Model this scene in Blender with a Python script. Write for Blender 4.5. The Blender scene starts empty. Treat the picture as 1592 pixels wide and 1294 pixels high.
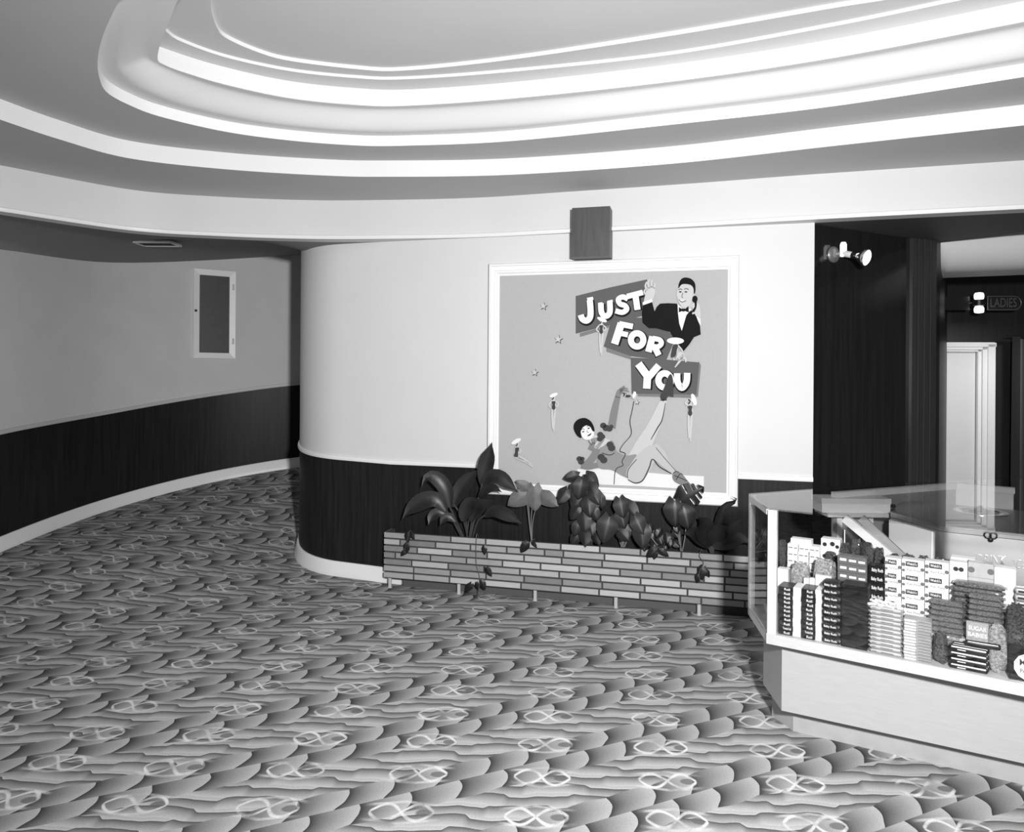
import bpy, math, random
import numpy as np
from mathutils import Vector, Matrix
random.seed(7)
COL = bpy.context.scene.collection
PI = math.pi
# ---------------------------------------------------------------- camera model (for 1592 x 1294)
F, CX, CY, EYE, ROLL = 1100.0, 796.0, 585.0, 1.5, 0.007
CR, SR = math.cos(ROLL), math.sin(ROLL)
def uv(x, y):
    dx, dy = x-CX, y-CY
    return dx*CR+dy*SR, dy*CR-dx*SR
def at(x, y, Y):
    u, v = uv(x, y); return Vector((u*Y/F, Y, EYE-v*Y/F))
def at_h(x, y, H):
    u, v = uv(x, y); return at(x, y, (EYE-H)*F/v)
def on_plane(x, y, p0, n):
    u, v = uv(x, y); d = Vector((u/F, 1, -v/F)); c = Vector((0, 0, EYE))
    return c+d*((Vector(p0)-c).dot(n)/d.dot(n))
cam_d = bpy.data.cameras.new('camera'); cam = bpy.data.objects.new('camera', cam_d); COL.objects.link(cam)
cam_d.sensor_fit = 'HORIZONTAL'; cam_d.sensor_width = 36; cam_d.lens = F/1592*36
cam_d.shift_y = -(647-CY)/1592; cam_d.clip_start = .02
m = Matrix(((CR, -SR, 0, 0), (0, 0, -1, 0), (SR, CR, 0, EYE), (0, 0, 0, 1)))
cam.matrix_world = m
sc = bpy.context.scene; sc.camera = cam
sc.view_settings.view_transform = 'Standard'; sc.view_settings.look = 'None'
sc.view_settings.gamma = 1; sc.view_settings.use_curve_mapping = False
sc.view_settings.exposure = 0.0
# ---------------------------------------------------------------- node expressions
class E:
    def __init__(s, nt, k): s.nt, s.k = nt, k
    def op(s, o, *a):
        n = s.nt.nodes.new('ShaderNodeMath'); n.operation = o
        for i, q in enumerate((s,)+a):
            if isinstance(q, E): s.nt.links.new(q.k, n.inputs[i])
            else: n.inputs[i].default_value = q
        return E(s.nt, n.outputs[0])
    def __add__(s, b): return s.op('ADD', b)
    def __radd__(s, b): return s.op('ADD', b)
    def __sub__(s, b): return s.op('SUBTRACT', b)
    def __rsub__(s, b): return (s*-1)+b
    def __mul__(s, b): return s.op('MULTIPLY', b)
    def __rmul__(s, b): return s.op('MULTIPLY', b)
    def __truediv__(s, b): return s.op('DIVIDE', b)
    def fract(s): return s.op('FRACT')
    def floor(s): return s.op('FLOOR')
    def abs(s): return s.op('ABSOLUTE')
    def sin(s): return s.op('SINE')
    def pow(s, b): return s.op('POWER', b)
    def lt(s, b): return s.op('LESS_THAN', b)
    def gt(s, b): return s.op('GREATER_THAN', b)
    def max(s, b): return s.op('MAXIMUM', b)
    def min(s, b): return s.op('MINIMUM', b)
    def smooth(s, a, b):
        n = s.nt.nodes.new('ShaderNodeMapRange'); n.interpolation_type = 'SMOOTHSTEP'
        s.nt.links.new(s.k, n.inputs[0]); n.inputs[1].default_value = a; n.inputs[2].default_value = b
        return E(s.nt, n.outputs[0])
def mixe(a, b, t): return a+(b-a)*t if isinstance(a, E) or isinstance(b, E) else t*(b-a)+a
def new_mat(name):
    M = bpy.data.materials.new(name); M.use_nodes = True
    nt = M.node_tree; b = nt.nodes['Principled BSDF']; return M, nt, b
def grey_in(nt, e, sock):
    c = nt.nodes.new('ShaderNodeCombineColor')
    for i in range(3): nt.links.new(e.k, c.inputs[i])
    nt.links.new(c.outputs[0], sock)
def coords(nt, kind='Object'):
    t = nt.nodes.new('ShaderNodeTexCoord'); x = nt.nodes.new('ShaderNodeSeparateXYZ')
    nt.links.new(t.outputs[kind], x.inputs[0]); return [E(nt, x.outputs[i]) for i in range(3)]
def noise(nt, scale, stretch=(1, 1, 1), detail=3, rough=.55):
    t = nt.nodes.new('ShaderNodeTexCoord'); mp = nt.nodes.new('ShaderNodeMapping'); n = nt.nodes.new('ShaderNodeTexNoise')
    mp.inputs['Scale'].default_value = stretch
    nt.links.new(t.outputs['Object'], mp.inputs[0]); nt.links.new(mp.outputs[0], n.inputs['Vector'])
    n.inputs['Scale'].default_value = scale; n.inputs['Detail'].default_value = detail; n.inputs['Roughness'].default_value = rough
    return E(nt, n.outputs['Fac'])
def mat(name, g, rough=.6, metal=0, var=0, scale=8, stretch=(1, 1, 1), coat=0, spec=.5, bump=0, island=0):
    M, nt, b = new_mat(name)
    b.inputs['Base Color'].default_value = (g, g, g, 1); b.inputs['Roughness'].default_value = rough
    b.inputs['Metallic'].default_value = metal; b.inputs['Coat Weight'].default_value = coat
    b.inputs['Coat Roughness'].default_value = .06; b.inputs['Specular IOR Level'].default_value = spec
    e = None
    if var:
        n = noise(nt, scale, stretch); e = (n-.5)*(2*var)+g
    if island:
        gn = nt.nodes.new('ShaderNodeNewGeometry'); r = E(nt, gn.outputs['Random Per Island'])
        e = (r-.5)*(2*island)+(e if e is not None else g)
    if e is not None: grey_in(nt, e.max(.003), b.inputs['Base Color'])
    if bump:
        bn = nt.nodes.new('ShaderNodeBump'); bn.inputs['Strength'].default_value = bump; bn.inputs['Distance'].default_value = .01
        nt.links.new(noise(nt, scale*2, stretch).k, bn.inputs['Height']); nt.links.new(bn.outputs[0], b.inputs['Normal'])
    return M
def emit(name, g, strength):
    M, nt, b = new_mat(name)
    b.inputs['Base Color'].default_value = (g, g, g, 1)
    b.inputs['Emission Color'].default_value = (1, 1, 1, 1); b.inputs['Emission Strength'].default_value = strength
    return M
def glass_mat():
    M, nt, b = new_mat('pane_glass'); nt.nodes.remove(b)
    g = nt.nodes.new('ShaderNodeNewGeometry'); d = nt.nodes.new('ShaderNodeVectorMath'); d.operation = 'DOT_PRODUCT'
    nt.links.new(g.outputs['Normal'], d.inputs[0]); nt.links.new(g.outputs['Incoming'], d.inputs[1])
    c = E(nt, d.outputs['Value']).abs(); f = (1-c).pow(5)*.75+.04
    tr = nt.nodes.new('ShaderNodeBsdfTransparent'); tr.inputs[0].default_value = (.97, .97, .97, 1)
    gl = nt.nodes.new('ShaderNodeBsdfGlossy'); gl.inputs['Roughness'].default_value = .0
    mx = nt.nodes.new('ShaderNodeMixShader'); nt.links.new(f.k, mx.inputs[0])
    nt.links.new(tr.outputs[0], mx.inputs[1]); nt.links.new(gl.outputs[0], mx.inputs[2])
    nt.links.new(mx.outputs[0], nt.nodes['Material Output'].inputs[0]); return M
def carpet_mat():
    M, nt, b = new_mat('patterned_carpet'); x, y, z = coords(nt)
    wob = noise(nt, 3.2)-.5
    dx, dy = x+.343, y-2.665
    i = dx*2.137-dy*.2264+wob*.10; j = dx*.163+dy*4.22+wob*.12
    p = (i+.5).fract()-.5; q = (j+.5).fract()-.5
    rowp = (j+.5).floor()
    # brush strokes running across the floor
    nz = noise(nt, 1.0, (4, 1.5, 1), 2)
    sj = j*3.5+nz*1.2
    st = (sj+((i+sj.floor()*.37)*6.283).sin().smooth(-.2, .2)*.28).fract()
    strokes = mixe(.06, .47, (1-st).pow(.8))
    # staircase bands of overlapping scales
    c = ((j-i+1.5)*.5).fract()
    sub = (c-.5).gt(0)
    fr = ((c-.5)*(1/.26)).fract()
    edge = (fr*PI).sin()*.12
    g = (i*3.0+sub*.5-edge+wob*.12).fract()
    steps = mixe(.036, .42, g.pow(.9))
    scal = ((i*3.0+sub*.5)*PI).sin().abs()*.025
    band = ((c-.5).abs()-scal).smooth(.25, .24)
    colr = mixe(strokes, steps, band)
    # looped ribbon motif
    ap = p.abs(); aq = q.abs()
    f = (ap*(PI/.235)).sin()*.20
    d = (aq-f).abs()
    line = d.smooth(.06, .015)*ap.smooth(.24, .225)
    d2 = (aq-(ap.op('MULTIPLY', -.35)+.26)).abs(); line2 = d2.smooth(.05, .01)*ap.smooth(.30, .18)
    hole = (((ap-.165)*8.0).pow(2)+(q*6.0).pow(2)).smooth(.30, .16)*p.gt(0)
    colr = mixe(colr, .12, hole*.8)
    fade = noise(nt, 9)
    colr = mixe(colr, .68, line.max(line2*.6)*fade.smooth(.25, .65))
    pile = noise(nt, 170, (1, 1, 1), 2)
    colr = colr*((pile-.5)*.5+1)
    grey_in(nt, colr.max(.01), b.inputs['Base Color'])
    b.inputs['Roughness'].default_value = .95; b.inputs['Specular IOR Level'].default_value = .1
    return M
# ---------------------------------------------------------------- materials
WALL = mat('white_plaster', .68, .55, var=.02, scale=3)
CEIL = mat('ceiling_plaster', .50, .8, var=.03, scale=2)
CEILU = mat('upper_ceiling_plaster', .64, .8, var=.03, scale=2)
RISER = mat('white_riser_paint', .80, .6); LEDGE = mat('cove_ledge_plaster', .70, .7)
HALLW = mat('grey_hall_plaster', .58, .8, var=.04, scale=5)
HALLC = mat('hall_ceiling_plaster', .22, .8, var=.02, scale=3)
TRIM = mat('white_trim_paint', .84, .4)
HTRIM = mat('hall_rail_paint', .50, .5)
DARK = mat('dark_veneer', .016, .42, var=.014, scale=4, stretch=(14, 14, .5), spec=.15)
DARKP = mat('polished_dark_veneer', .012, .12, var=.010, scale=4, stretch=(10, 10, .4), coat=.3)
BLACK = mat('black_paint', .012, .4)
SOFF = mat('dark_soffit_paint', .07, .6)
BLOND = mat('blond_wood', .38, .38, var=.04, scale=5, stretch=(3, 3, 22), coat=.1)
PALE = mat('pale_wood', .62, .35, var=.05, scale=6, stretch=(3, 3, 20))
GREYW = mat('grey_brown_wood', .055, .45, var=.03, scale=5, stretch=(9, 9, .8))
STEEL = mat('brushed_steel', .62, .36, metal=1, var=.05, scale=6)
CHROME = mat('chrome', .8, .12, metal=1)
BRASSK = mat('dark_metal', .03, .35, metal=.6)
BRICK = mat('roman_brick', .34, .7, var=.05, scale=18, stretch=(1, 1, 3), island=.15)
MORTAR = mat('dark_mortar', .05, .9)
GLASS = glass_mat()
CARPET = carpet_mat()
CLOTH = mat('dark_drape', .025, .45)
# ---------------------------------------------------------------- mesh helpers
class MB:
    def __init__(s): s.v, s.f = [], []
    def add(s, vs, fs):
        o = len(s.v); s.v += [tuple(p) for p in vs]; s.f += [tuple(o+i for i in f) for f in fs]; return s
    def quad(s, a, b, c, d): return s.add((a, b, c, d), ((0, 1, 2, 3),))
    def box(s, x0, x1, y0, y1, z0, z1, M=None, ch=0):
        if ch:
            vs = []
            cs = [(x0, x1), (y0, y1), (z0, z1)]
            n = 8; hull = []
            for a in (0, 1):
                for bb in (0, 1):
                    for c in (0, 1):
                        P = [cs[0][a], cs[1][bb], cs[2][c]]; S = [1-2*a, 1-2*bb, 1-2*c]
                        for ax in range(3):
                            Q = [P[k]+(0 if k == ax else S[k]*ch) for k in range(3)]; vs.append(Q)
            ix = lambda a, bb, c, ax: (a*4+bb*2+c)*3+ax
            fs = [[ix(0, 0, 0, 0), ix(0, 0, 1, 0), ix(0, 1, 1, 0), ix(0, 1, 0, 0)], [ix(1, 0, 0, 0), ix(1, 1, 0, 0), ix(1, 1, 1, 0), ix(1, 0, 1, 0)],
                  [ix(0, 0, 0, 1), ix(1, 0, 0, 1), ix(1, 0, 1, 1), ix(0, 0, 1, 1)], [ix(0, 1, 0, 1), ix(0, 1, 1, 1), ix(1, 1, 1, 1), ix(1, 1, 0, 1)],
                  [ix(0, 0, 0, 2), ix(0, 1, 0, 2), ix(1, 1, 0, 2), ix(1, 0, 0, 2)], [ix(0, 0, 1, 2), ix(1, 0, 1, 2), ix(1, 1, 1, 2), ix(0, 1, 1, 2)]]
            for a in (0, 1):
                for bb in (0, 1):
                    fs.append([ix(a, bb, 0, 0), ix(a, bb, 1, 0), ix(a, bb, 1, 1), ix(a, bb, 0, 1)])
                    fs.append([ix(a, 0, bb, 0), ix(a, 1, bb, 0), ix(a, 1, bb, 2), ix(a, 0, bb, 2)])
                    fs.append([ix(0, a, bb, 1), ix(1, a, bb, 1), ix(1, a, bb, 2), ix(0, a, bb, 2)])
                    for c in (0, 1): fs.append([ix(a, bb, c, 0), ix(a, bb, c, 1), ix(a, bb, c, 2)])
        else:
            vs = [(x, y, z) for x in (x0, x1) for y in (y0, y1) for z in (z0, z1)]
            fs = [(0, 1, 3, 2), (4, 6, 7, 5), (0, 4, 5, 1), (2, 3, 7, 6), (0, 2, 6, 4), (1, 5, 7, 3)]
        if M is not None: vs = [M@Vector(p) for p in vs]
        return s.add(vs, fs)
    def prism(s, bot, top):
        n = len(bot)
        return s.add(list(bot)+list(top), [tuple(range(n))[::-1], tuple(range(n, 2*n))]+[(i, (i+1) % n, n+(i+1) % n, n+i) for i in range(n)])
    def poly_z(s, pts, z0, z1):
        return s.prism([(p[0], p[1], z0) for p in pts], [(p[0], p[1], z1) for p in pts])
    def grid(s, rows):
        n = len(rows[0]); vs = [p for r in rows for p in r]
        return s.add(vs, [(a*n+b, a*n+b+1, (a+1)*n+b+1, (a+1)*n+b) for a in range(len(rows)-1) for b in range(n-1)])
    def tube(s, path, r, n=8, cap=True):
        path = [Vector(p) for p in path]; rs = r if isinstance(r, (list, tuple)) else [r]*len(path)
        rings = []; up = None
        for i, p in enumerate(path):
            d = (path[min(i+1, len(path)-1)]-path[max(i-1, 0)]).normalized()
            if up is None: up = Vector((0, 0, 1)) if abs(d.z) < .9 else Vector((1, 0, 0))
            a = d.cross(up).normalized(); b = a.cross(d).normalized(); up = b
            rings.append([p+(a*math.cos(t)+b*math.sin(t))*rs[i] for t in [2*PI*k/n for k in range(n)]])
        vs = [q for R_ in rings for q in R_]
        fs = [(i*n+k, i*n+(k+1) % n, (i+1)*n+(k+1) % n, (i+1)*n+k) for i in range(len(rings)-1) for k in range(n)]
        if cap: fs += [tuple(range(n))[::-1], tuple(range((len(rings)-1)*n, len(rings)*n))]
        return s.add(vs, fs)
    def lathe(s, prof, c, axis=(0, 0, 1), n=20):
        ax = Vector(axis).normalized(); u = ax.orthogonal().normalized(); w = ax.cross(u); c = Vector(c)
        vs = [c+ax*h+(u*math.cos(2*PI*k/n)+w*math.sin(2*PI*k/n))*max(r, 1e-4) for r, h in prof for k in range(n)]
        fs = [(i*n+k, i*n+(k+1) % n, (i+1)*n+(k+1) % n, (i+1)*n+k) for i in range(len(prof)-1) for k in range(n)]
        fs += [tuple(range(n))[::-1], tuple(range((len(prof)-1)*n, len(prof)*n))]
        return s.add(vs, fs)
    def sweep(s, path, prof, closed=False, cap=True):
        """path: list of (x,y,zbase); prof: list of (outward, height) closed polygon; outward is the path's right-hand side"""
        n = len(path); m_ = len(prof); rows = []
        for i in range(n):
            a = Vector(path[max(i-1, 0)][:2]); b = Vector(path[min(i+1, n-1)][:2]); d = (b-a).normalized(); nn = Vector((d.y, -d.x))
            rows.append([(path[i][0]+nn.x*o, path[i][1]+nn.y*o, path[i][2]+h) for o, h in prof])
        vs = [p for r in rows for p in r]
        fs = [(i*m_+k, (i+1)*m_+k, (i+1)*m_+(k+1) % m_, i*m_+(k+1) % m_) for i in range(n-1) for k in range(m_)]
        if cap: fs += [tuple(range(m_)), tuple(range((n-1)*m_, n*m_))[::-1]]
        return s.add(vs, fs)
    def build(s, name, material, parent=None, smooth=False, origin=None):
        me = bpy.data.meshes.new(name); vs = s.v
        if origin is not None: vs = [(p[0]-origin[0], p[1]-origin[1], p[2]-origin[2]) for p in vs]
        me.from_pydata(vs, [], s.f)
        import bmesh
        bm = bmesh.new(); bm.from_mesh(me); bmesh.ops.recalc_face_normals(bm, faces=bm.faces); bm.to_mesh(me); bm.free()
        if smooth:
            me.polygons.foreach_set('use_smooth', [True]*len(me.polygons))
            try: me.set_sharp_from_angle(angle=math.radians(40))
            except Exception: pass
        me.materials.append(material)
        o = bpy.data.objects.new(name, me); COL.objects.link(o)
        if origin is not None: o.location = origin
        if parent is not None:
            o.parent = parent
            if origin is None: o.location = -Vector(parent.location) if parent.rotation_euler.z == 0 else (0, 0, 0)
        return o
def tag(o, label, cat, group=None):
    o['label'] = label; o['category'] = cat
    if group: o['group'] = group
    return o
def thing(name, loc, label, cat, group=None):
    o = bpy.data.objects.new(name, None); COL.objects.link(o); o.location = loc; o.empty_display_size = .05
    return tag(o, label, cat, group)
def struct(o): o['kind'] = 'structure'; return o
def catmull(pts, n=8, closed=False):
    P = [Vector(p) for p in pts]; out = []; N = len(P)
    for i in range(N if closed else N-1):
        g = (lambda k: P[k % N]) if closed else (lambda k: P[max(0, min(N-1, k))])
        a, b, c, d = g(i-1), g(i), g(i+1), g(i+2)
        for k in range(n):
            t = k/n; out.append(.5*((2*b)+(c-a)*t+(2*a-5*b+4*c-d)*t*t+(3*b-a-3*c+d)*t**3))
    if not closed: out.append(P[-1])
    return out
def resample(pts, n):
    P = [Vector(p) for p in pts]; L = [0]
    for a, b in zip(P, P[1:]): L.append(L[-1]+(b-a).length)
    out = []; k = 0
    for i in range(n):
        s = L[-1]*i/(n-1)
        while k < len(P)-2 and L[k+1] < s: k += 1
        t = (s-L[k])/max(1e-9, L[k+1]-L[k]); out.append(P[k].lerp(P[k+1], t))
    return out
def text_mesh(s, size, bold=0, shear=0, ext=.0008):
    c = bpy.data.curves.new('lettering', 'FONT'); c.body = s; c.size = size; c.offset = bold; c.shear = shear; c.extrude = ext
    c.align_x = 'CENTER'; c.align_y = 'CENTER'; c.resolution_u = 3
    o = bpy.data.objects.new('lettering', c); COL.objects.link(o)
    dg = bpy.context.evaluated_depsgraph_get(); me = bpy.data.meshes.new_from_object(o.evaluated_get(dg))
    bpy.data.objects.remove(o); bpy.data.curves.remove(c); return me
def put_text(me, name, material, parent, origin, xdir, ydir, fit=None):
    """places a lettering mesh with its own x along xdir and y along ydir"""
    me = me.copy() if fit else me
    X, Y = Vector(xdir).normalized(), Vector(ydir).normalized(); Z = X.cross(Y)
    if fit:
        w = max(v.co.x for v in me.vertices)-min(v.co.x for v in me.vertices); h = max(v.co.y for v in me.vertices)-min(v.co.y for v in me.vertices)
        for v in me.vertices: v.co.x *= fit[0]/w; v.co.y *= fit[1]/h
    if not me.materials: me.materials.append(material)
    else: me.materials[0] = material
    o = bpy.data.objects.new(name, me); COL.objects.link(o)
    Mx = Matrix(((X.x, Y.x, Z.x, origin[0]), (X.y, Y.y, Z.y, origin[1]), (X.z, Y.z, Z.z, origin[2]), (0, 0, 0, 1)))
    if parent is not None:
        o.parent = parent
        Pm = Matrix.LocRotScale(parent.location, parent.rotation_euler, None)
        o.matrix_basis = Pm.inverted()@Mx
    else: o.matrix_basis = Mx
    return o
# ================================================================= THE ROOM
WD = Vector((.9677, -.2522, 0)); WN = Vector((-.2522, -.9677, 0)); WO = Vector((0, 4.90, 0))
RAIL = .867; TOP = 2.47
def wl(s, off=0, z=0): return WO+WD*s+WN*off+Vector((0, 0, z))
def ws(P): return (Vector(P)-WO).dot(WD)
def wpx(x, y, off=0): return on_plane(x, y, WO+WN*off, WN)
# ---- floor heights: the foyer is level, the passage on the left climbs
_hp = [(-.9, 5.1, 0), (-1.3, 5.25, .02), (-1.69, 5.64, .07), (-1.5, 6.3, .22), (-3.72, 5.15, .20), (-3.66, 6.27, .286), (-3.07, 6.91, .411), (-2.22, 7.31, .541),
       (-1.2, 7.45, .6), (.3, 7.4, .62), (-3.75, 4.2, .10), (-3.0, 4.0, .02), (-2.2, 4.4, .0), (-1.5, 4.7, 0), (0, 4.7, 0), (1, 4.4, 0), (2, 4, 0), (4, 4, 0), (6, 4, 0), (4, 7, 0), (6, 7, 0), (2, 6, 0),
       (0, 3, 0), (-2, 3, 0), (-3.6, 3, 0), (2, 2, 0), (-3, 1, 0), (0, 0, 0), (4, 0, 0), (7, 2, 0), (-5, 3, 0.0), (-5, 6, .25), (-4.2, 7.5, .42), (0.6, 5.6, 0), (-2, -1, 0), (2, -1.5, 0), (-2.6, 5.2, .14)]
_P = np.array([p[:2] for p in _hp]); _H = np.array([p[2] for p in _hp])
_K = np.sqrt(((_P[:, None]-_P[None])**2).sum(-1)+.12)
_W = np.linalg.solve(_K+np.eye(len(_P))*1e-3, _H)
def fl(x, y):
    h = float(np.sqrt(((_P-np.array((x, y)))**2).sum(-1)+.12)@_W)
    w = min(1, max(0, (y-3.0)/1.2))*min(1, max(0, (-.75-x)/.5))
    return max(0, h)*w*w*(3-2*w)
xs = [-5.6+.16*k for k in range(int(13.6/.16))]; ys = [-1.6+.16*k for k in range(int(10.2/.16))]
struct(MB().grid([[(x, y, fl(x, y)) for x in xs] for y in ys]).build('floor', CARPET, smooth=True))
def ground(pts, h=0): return [(p[0], p[1], fl(p[0], p[1])+h) for p in pts]
def strip(mb, path, z0, z1, thick):
    """upright slab following a plan path; z0, z1 are functions of the point or numbers"""
    f0 = z0 if callable(z0) else (lambda p: z0); f1 = z1 if callable(z1) else (lambda p: z1)
    n = len(path); rows = []
    for i, p in enumerate(path):
        a = Vector(path[max(i-1, 0)][:2]); b = Vector(path[min(i+1, n-1)][:2]); d = (b-a).normalized(); nn = Vector((d.y, -d.x))
        q = (p[0]+nn.x*-thick, p[1]+nn.y*-thick)
        rows.append([(p[0], p[1], f0(p)), (p[0], p[1], f1(p)), (q[0], q[1], f1(p)), (q[0], q[1], f0(p))])
    vs = [q for r in rows for q in r]
    fs = [(i*4+k, (i+1)*4+k, (i+1)*4+(k+1) % 4, i*4+(k+1) % 4) for i in range(n-1) for k in range(4)]
    return mb.add(vs, fs+[(0, 1, 2, 3), tuple(range(4*n-4, 4*n))[::-1]])
# ---- the rounded end of the back wall and the flat wall with the display
RC = .6; x0 = (-1.406+.481*RC)/.883; P0 = Vector((x0, 4.90-.2606*x0, 0)); CC = P0-WN*RC
corner = [P0+(P0-CC)*0]
a0 = math.atan2((P0-CC).y, (P0-CC).x)
arc = [CC+Vector((math.cos(a0-t), math.sin(a0-t), 0))*RC for t in [PI*.62*k/26 for k in range(27)]]
tail_end = arc[-1]+Vector((.75, .85, 0))
xe = wpx(1265, 550).x
S_END = ws((xe, 4.90-.2606*xe, 0))
wall_path = [tail_end]+arc[::-1]+[wl(ws(P0)+(S_END-ws(P0))*k/8) for k in range(1, 9)]
gp = lambda p: fl(p[0], p[1])
wb = struct(strip(MB(), wall_path, lambda p: gp(p)+RAIL, 2.62, .12).build('wall_back', WALL, smooth=True))
struct(strip(MB(), wall_path, lambda p: gp(p), lambda p: gp(p)+RAIL, .10).build('wainscot', DARK, wb, smooth=True))
railp = [(p[0], p[1], fl(p[0], p[1])) for p in wall_path]
struct(MB().sweep(railp, [(-.01, RAIL-.012), (.012, RAIL-.012), (.016, RAIL), (.012, RAIL+.016), (-.01, RAIL+.02)]).build('trim_1', TRIM, smooth=True))
cutx = at(625, 912, 5.05).x
basep = [(p[0], p[1], fl(p[0], p[1])) for p in wall_path if p[0] < cutx]
ps = wl(ws((cutx, 4.90-.2606*cutx, 0))); basep.append((ps.x, ps.y, 0))
struct(MB().sweep(basep, [(-.01, 0), (.034, 0), (.034, .03), (.022, .045), (.020, .095), (.012, .105), (-.01, .105)]).build('baseboard_back', TRIM, smooth=True))
# ---- outer curved wall of the passage
hall = [(-3.35, 1.5), (-3.55, 3.0), (-3.70, 4.2), (-3.72, 5.15), (-3.60, 6.22), (-3.07, 6.91), (-2.22, 7.31), (-1.1, 7.5), (.4, 7.45)]
hall = [Vector((p.x, p.y, 0)) for p in catmull([Vector((a, b, 0)) for a, b in hall], 8)]
def hall_top(p):
    # the passage ceiling climbs with its floor
    t = fl(p[0], p[1]); return min(2.37+max(0, t-.18)*1.0, 2.80)
hw = struct(strip(MB(), hall, lambda p: gp(p)+.867, lambda p: hall_top(p)+.1, .12).build('wall_left', HALLW, smooth=True))
struct(strip(MB(), hall, lambda p: gp(p), lambda p: gp(p)+.867, .10).build('wainscot', DARK, hw, smooth=True))
hg = [(p.x, p.y, fl(p.x, p.y)) for p in hall]
struct(MB().sweep(hg, [(-.01, .85), (.012, .85), (.016, .862), (.012, .88), (-.01, .884)]).build('trim_2', HTRIM, smooth=True))
struct(MB().sweep(hg, [(-.01, 0), (.03, 0), (.03, .03), (.02, .045), (.018, .095), (.01, .105), (-.01, .105)]).build('baseboard_left', TRIM, smooth=True))
# ================================================================= THE STEPPED OVAL CEILING
def zl(l, r=()): return [(x/1.99, y/1.99) for x, y in l]+[(792+x/1.99, y/1.99) for x, y in r]
RINGS = {
 'F': ([(0, 332), (200, 361), (340, 370), (480, 374.5), (600, 374.5), (745, 372), (890, 365), (1080, 355.5), (1267, 345), (1592, 329)], 2.47),
 '2': (zl([(0, 370), (180, 430), (400, 490), (700, 524), (1000, 543), (1200, 547)], [(0, 541), (500, 507), (1000, 452), (1592, 388)]), 2.749),
 '3': (zl([(365, 8), (322, 100), (303, 175), (306, 235), (330, 285), (400, 325), (500, 362), (700, 408), (900, 435), (1100, 450), (1250, 451)], [(0, 437), (500, 386), (1000, 329), (1592, 238)]), 2.851),
 'L': (zl([(545, 10), (515, 88), (492, 150), (490, 190), (520, 207), (560, 223), (700, 265), (900, 307), (1100, 327), (1250, 330)], [(0, 308), (500, 255), (1000, 182), (1592, 70)]), 3.0),
 'T1': (zl([(462, 8), (478, 52), (515, 92), (560, 122), (700, 172), (900, 215), (1100, 236), (1250, 240)], [(0, 217), (500, 163), (1000, 75), (1340, 5)]), 3.175),
 'T2': (zl([(655, 20), (670, 65), (700, 100), (800, 145), (900, 172), (1100, 197), (1250, 202)], [(0, 168), (500, 92), (1000, 5)]), 3.21)}
NR = 150
def ring(key, H=None, dz=0):
    tr, h = RINGS[key]
    pts = [at_h(x, y, h) for x, y in tr]
    mid = resample(catmull(pts, 8), NR)
    a, b = mid[0], mid[-1]; d0 = (mid[0]-mid[2]).normalized(); d1 = (mid[-1]-mid[-3]).normalized()
    hx = {'F': .35, '2': .15, '3': .12, 'L': .12, 'T1': .12, 'T2': .12}[key]
    head = catmull([Vector((a.x+d0.x*2.0, -1.2, h)), Vector((a.x+d0.x*1.3, a.y*.35, h)), a+d0*.5, a], 10)[:-1]
    tx = {'F': 2.2, '2': 1.7, '3': 1.5, 'L': 1.3, 'T1': 1.35, 'T2': 1.3}[key]
    tail = catmull([b, b+d1*.8, b+d1*1.5+Vector((0, -.28, 0)), Vector((b.x+tx+.35, b.y-2.4, h)), Vector((b.x+tx+.35, -1.2, h))], 10)[1:]
    return resample(head, 30)+mid+resample(tail, 30)
def setz(r, z): return [Vector((p[0], p[1], z)) for p in r]
def offset(r, d):
    out = []
    for i, p in enumerate(r):
        a, b = r[max(i-2, 0)], r[min(i+2, len(r)-1)]; t = Vector((b.x-a.x, b.y-a.y, 0)).normalized()
        out.append(p+Vector((t.y, -t.x, 0))*d)      # d>0 : towards the room's middle
    return out
rF, r2, r3, rL, rT1, rT2 = [ring(k) for k in ('F', '2', '3', 'L', 'T1', 'T2')]
H1, H2, H3, HL, HR = 2.749, 2.851, 2.911, 3.0, 3.165
# white fascia band with its bead along the lower edge (thick slab)
rF = offset(rF, .062)
fas = MB().grid([setz(rF, 2.47), setz(rF, H1)]); bk = offset(rF, -.10)
fas.grid([setz(bk, H1), setz(bk, 2.47), setz(rF, 2.47)])
fa = struct(fas.build('wall_fascia', WALL, smooth=True))
struct(MB().sweep([(p.x, p.y, 2.47) for p in rF], [(-.005, 0), (.010, 0), (.016, .010), (.016, .022), (.008, .030), (-.005, .030)]).build('trim_3', TRIM, smooth=True))
def soff(name, rows, m_): return struct(MB().grid(rows).build(name, m_, smooth=True))
def flatring(name, outer, inner, m_):
    P = outer+inner[::-1]; return struct(MB().add(P, [tuple(range(len(P)))]).build(name, m_))
flatring('ceiling_lower_soffit', setz(rF, H1), setz(r2, H1), CEIL)
soff('trim_4', [setz(r2, H1), setz(r2, H2)], RISER)
flatring('ceiling_middle_soffit', setz(r2, H2), setz(r3, H2), CEIL)
soff('trim_5', [setz(r3, H2), setz(r3, H3)], RISER)
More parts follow.
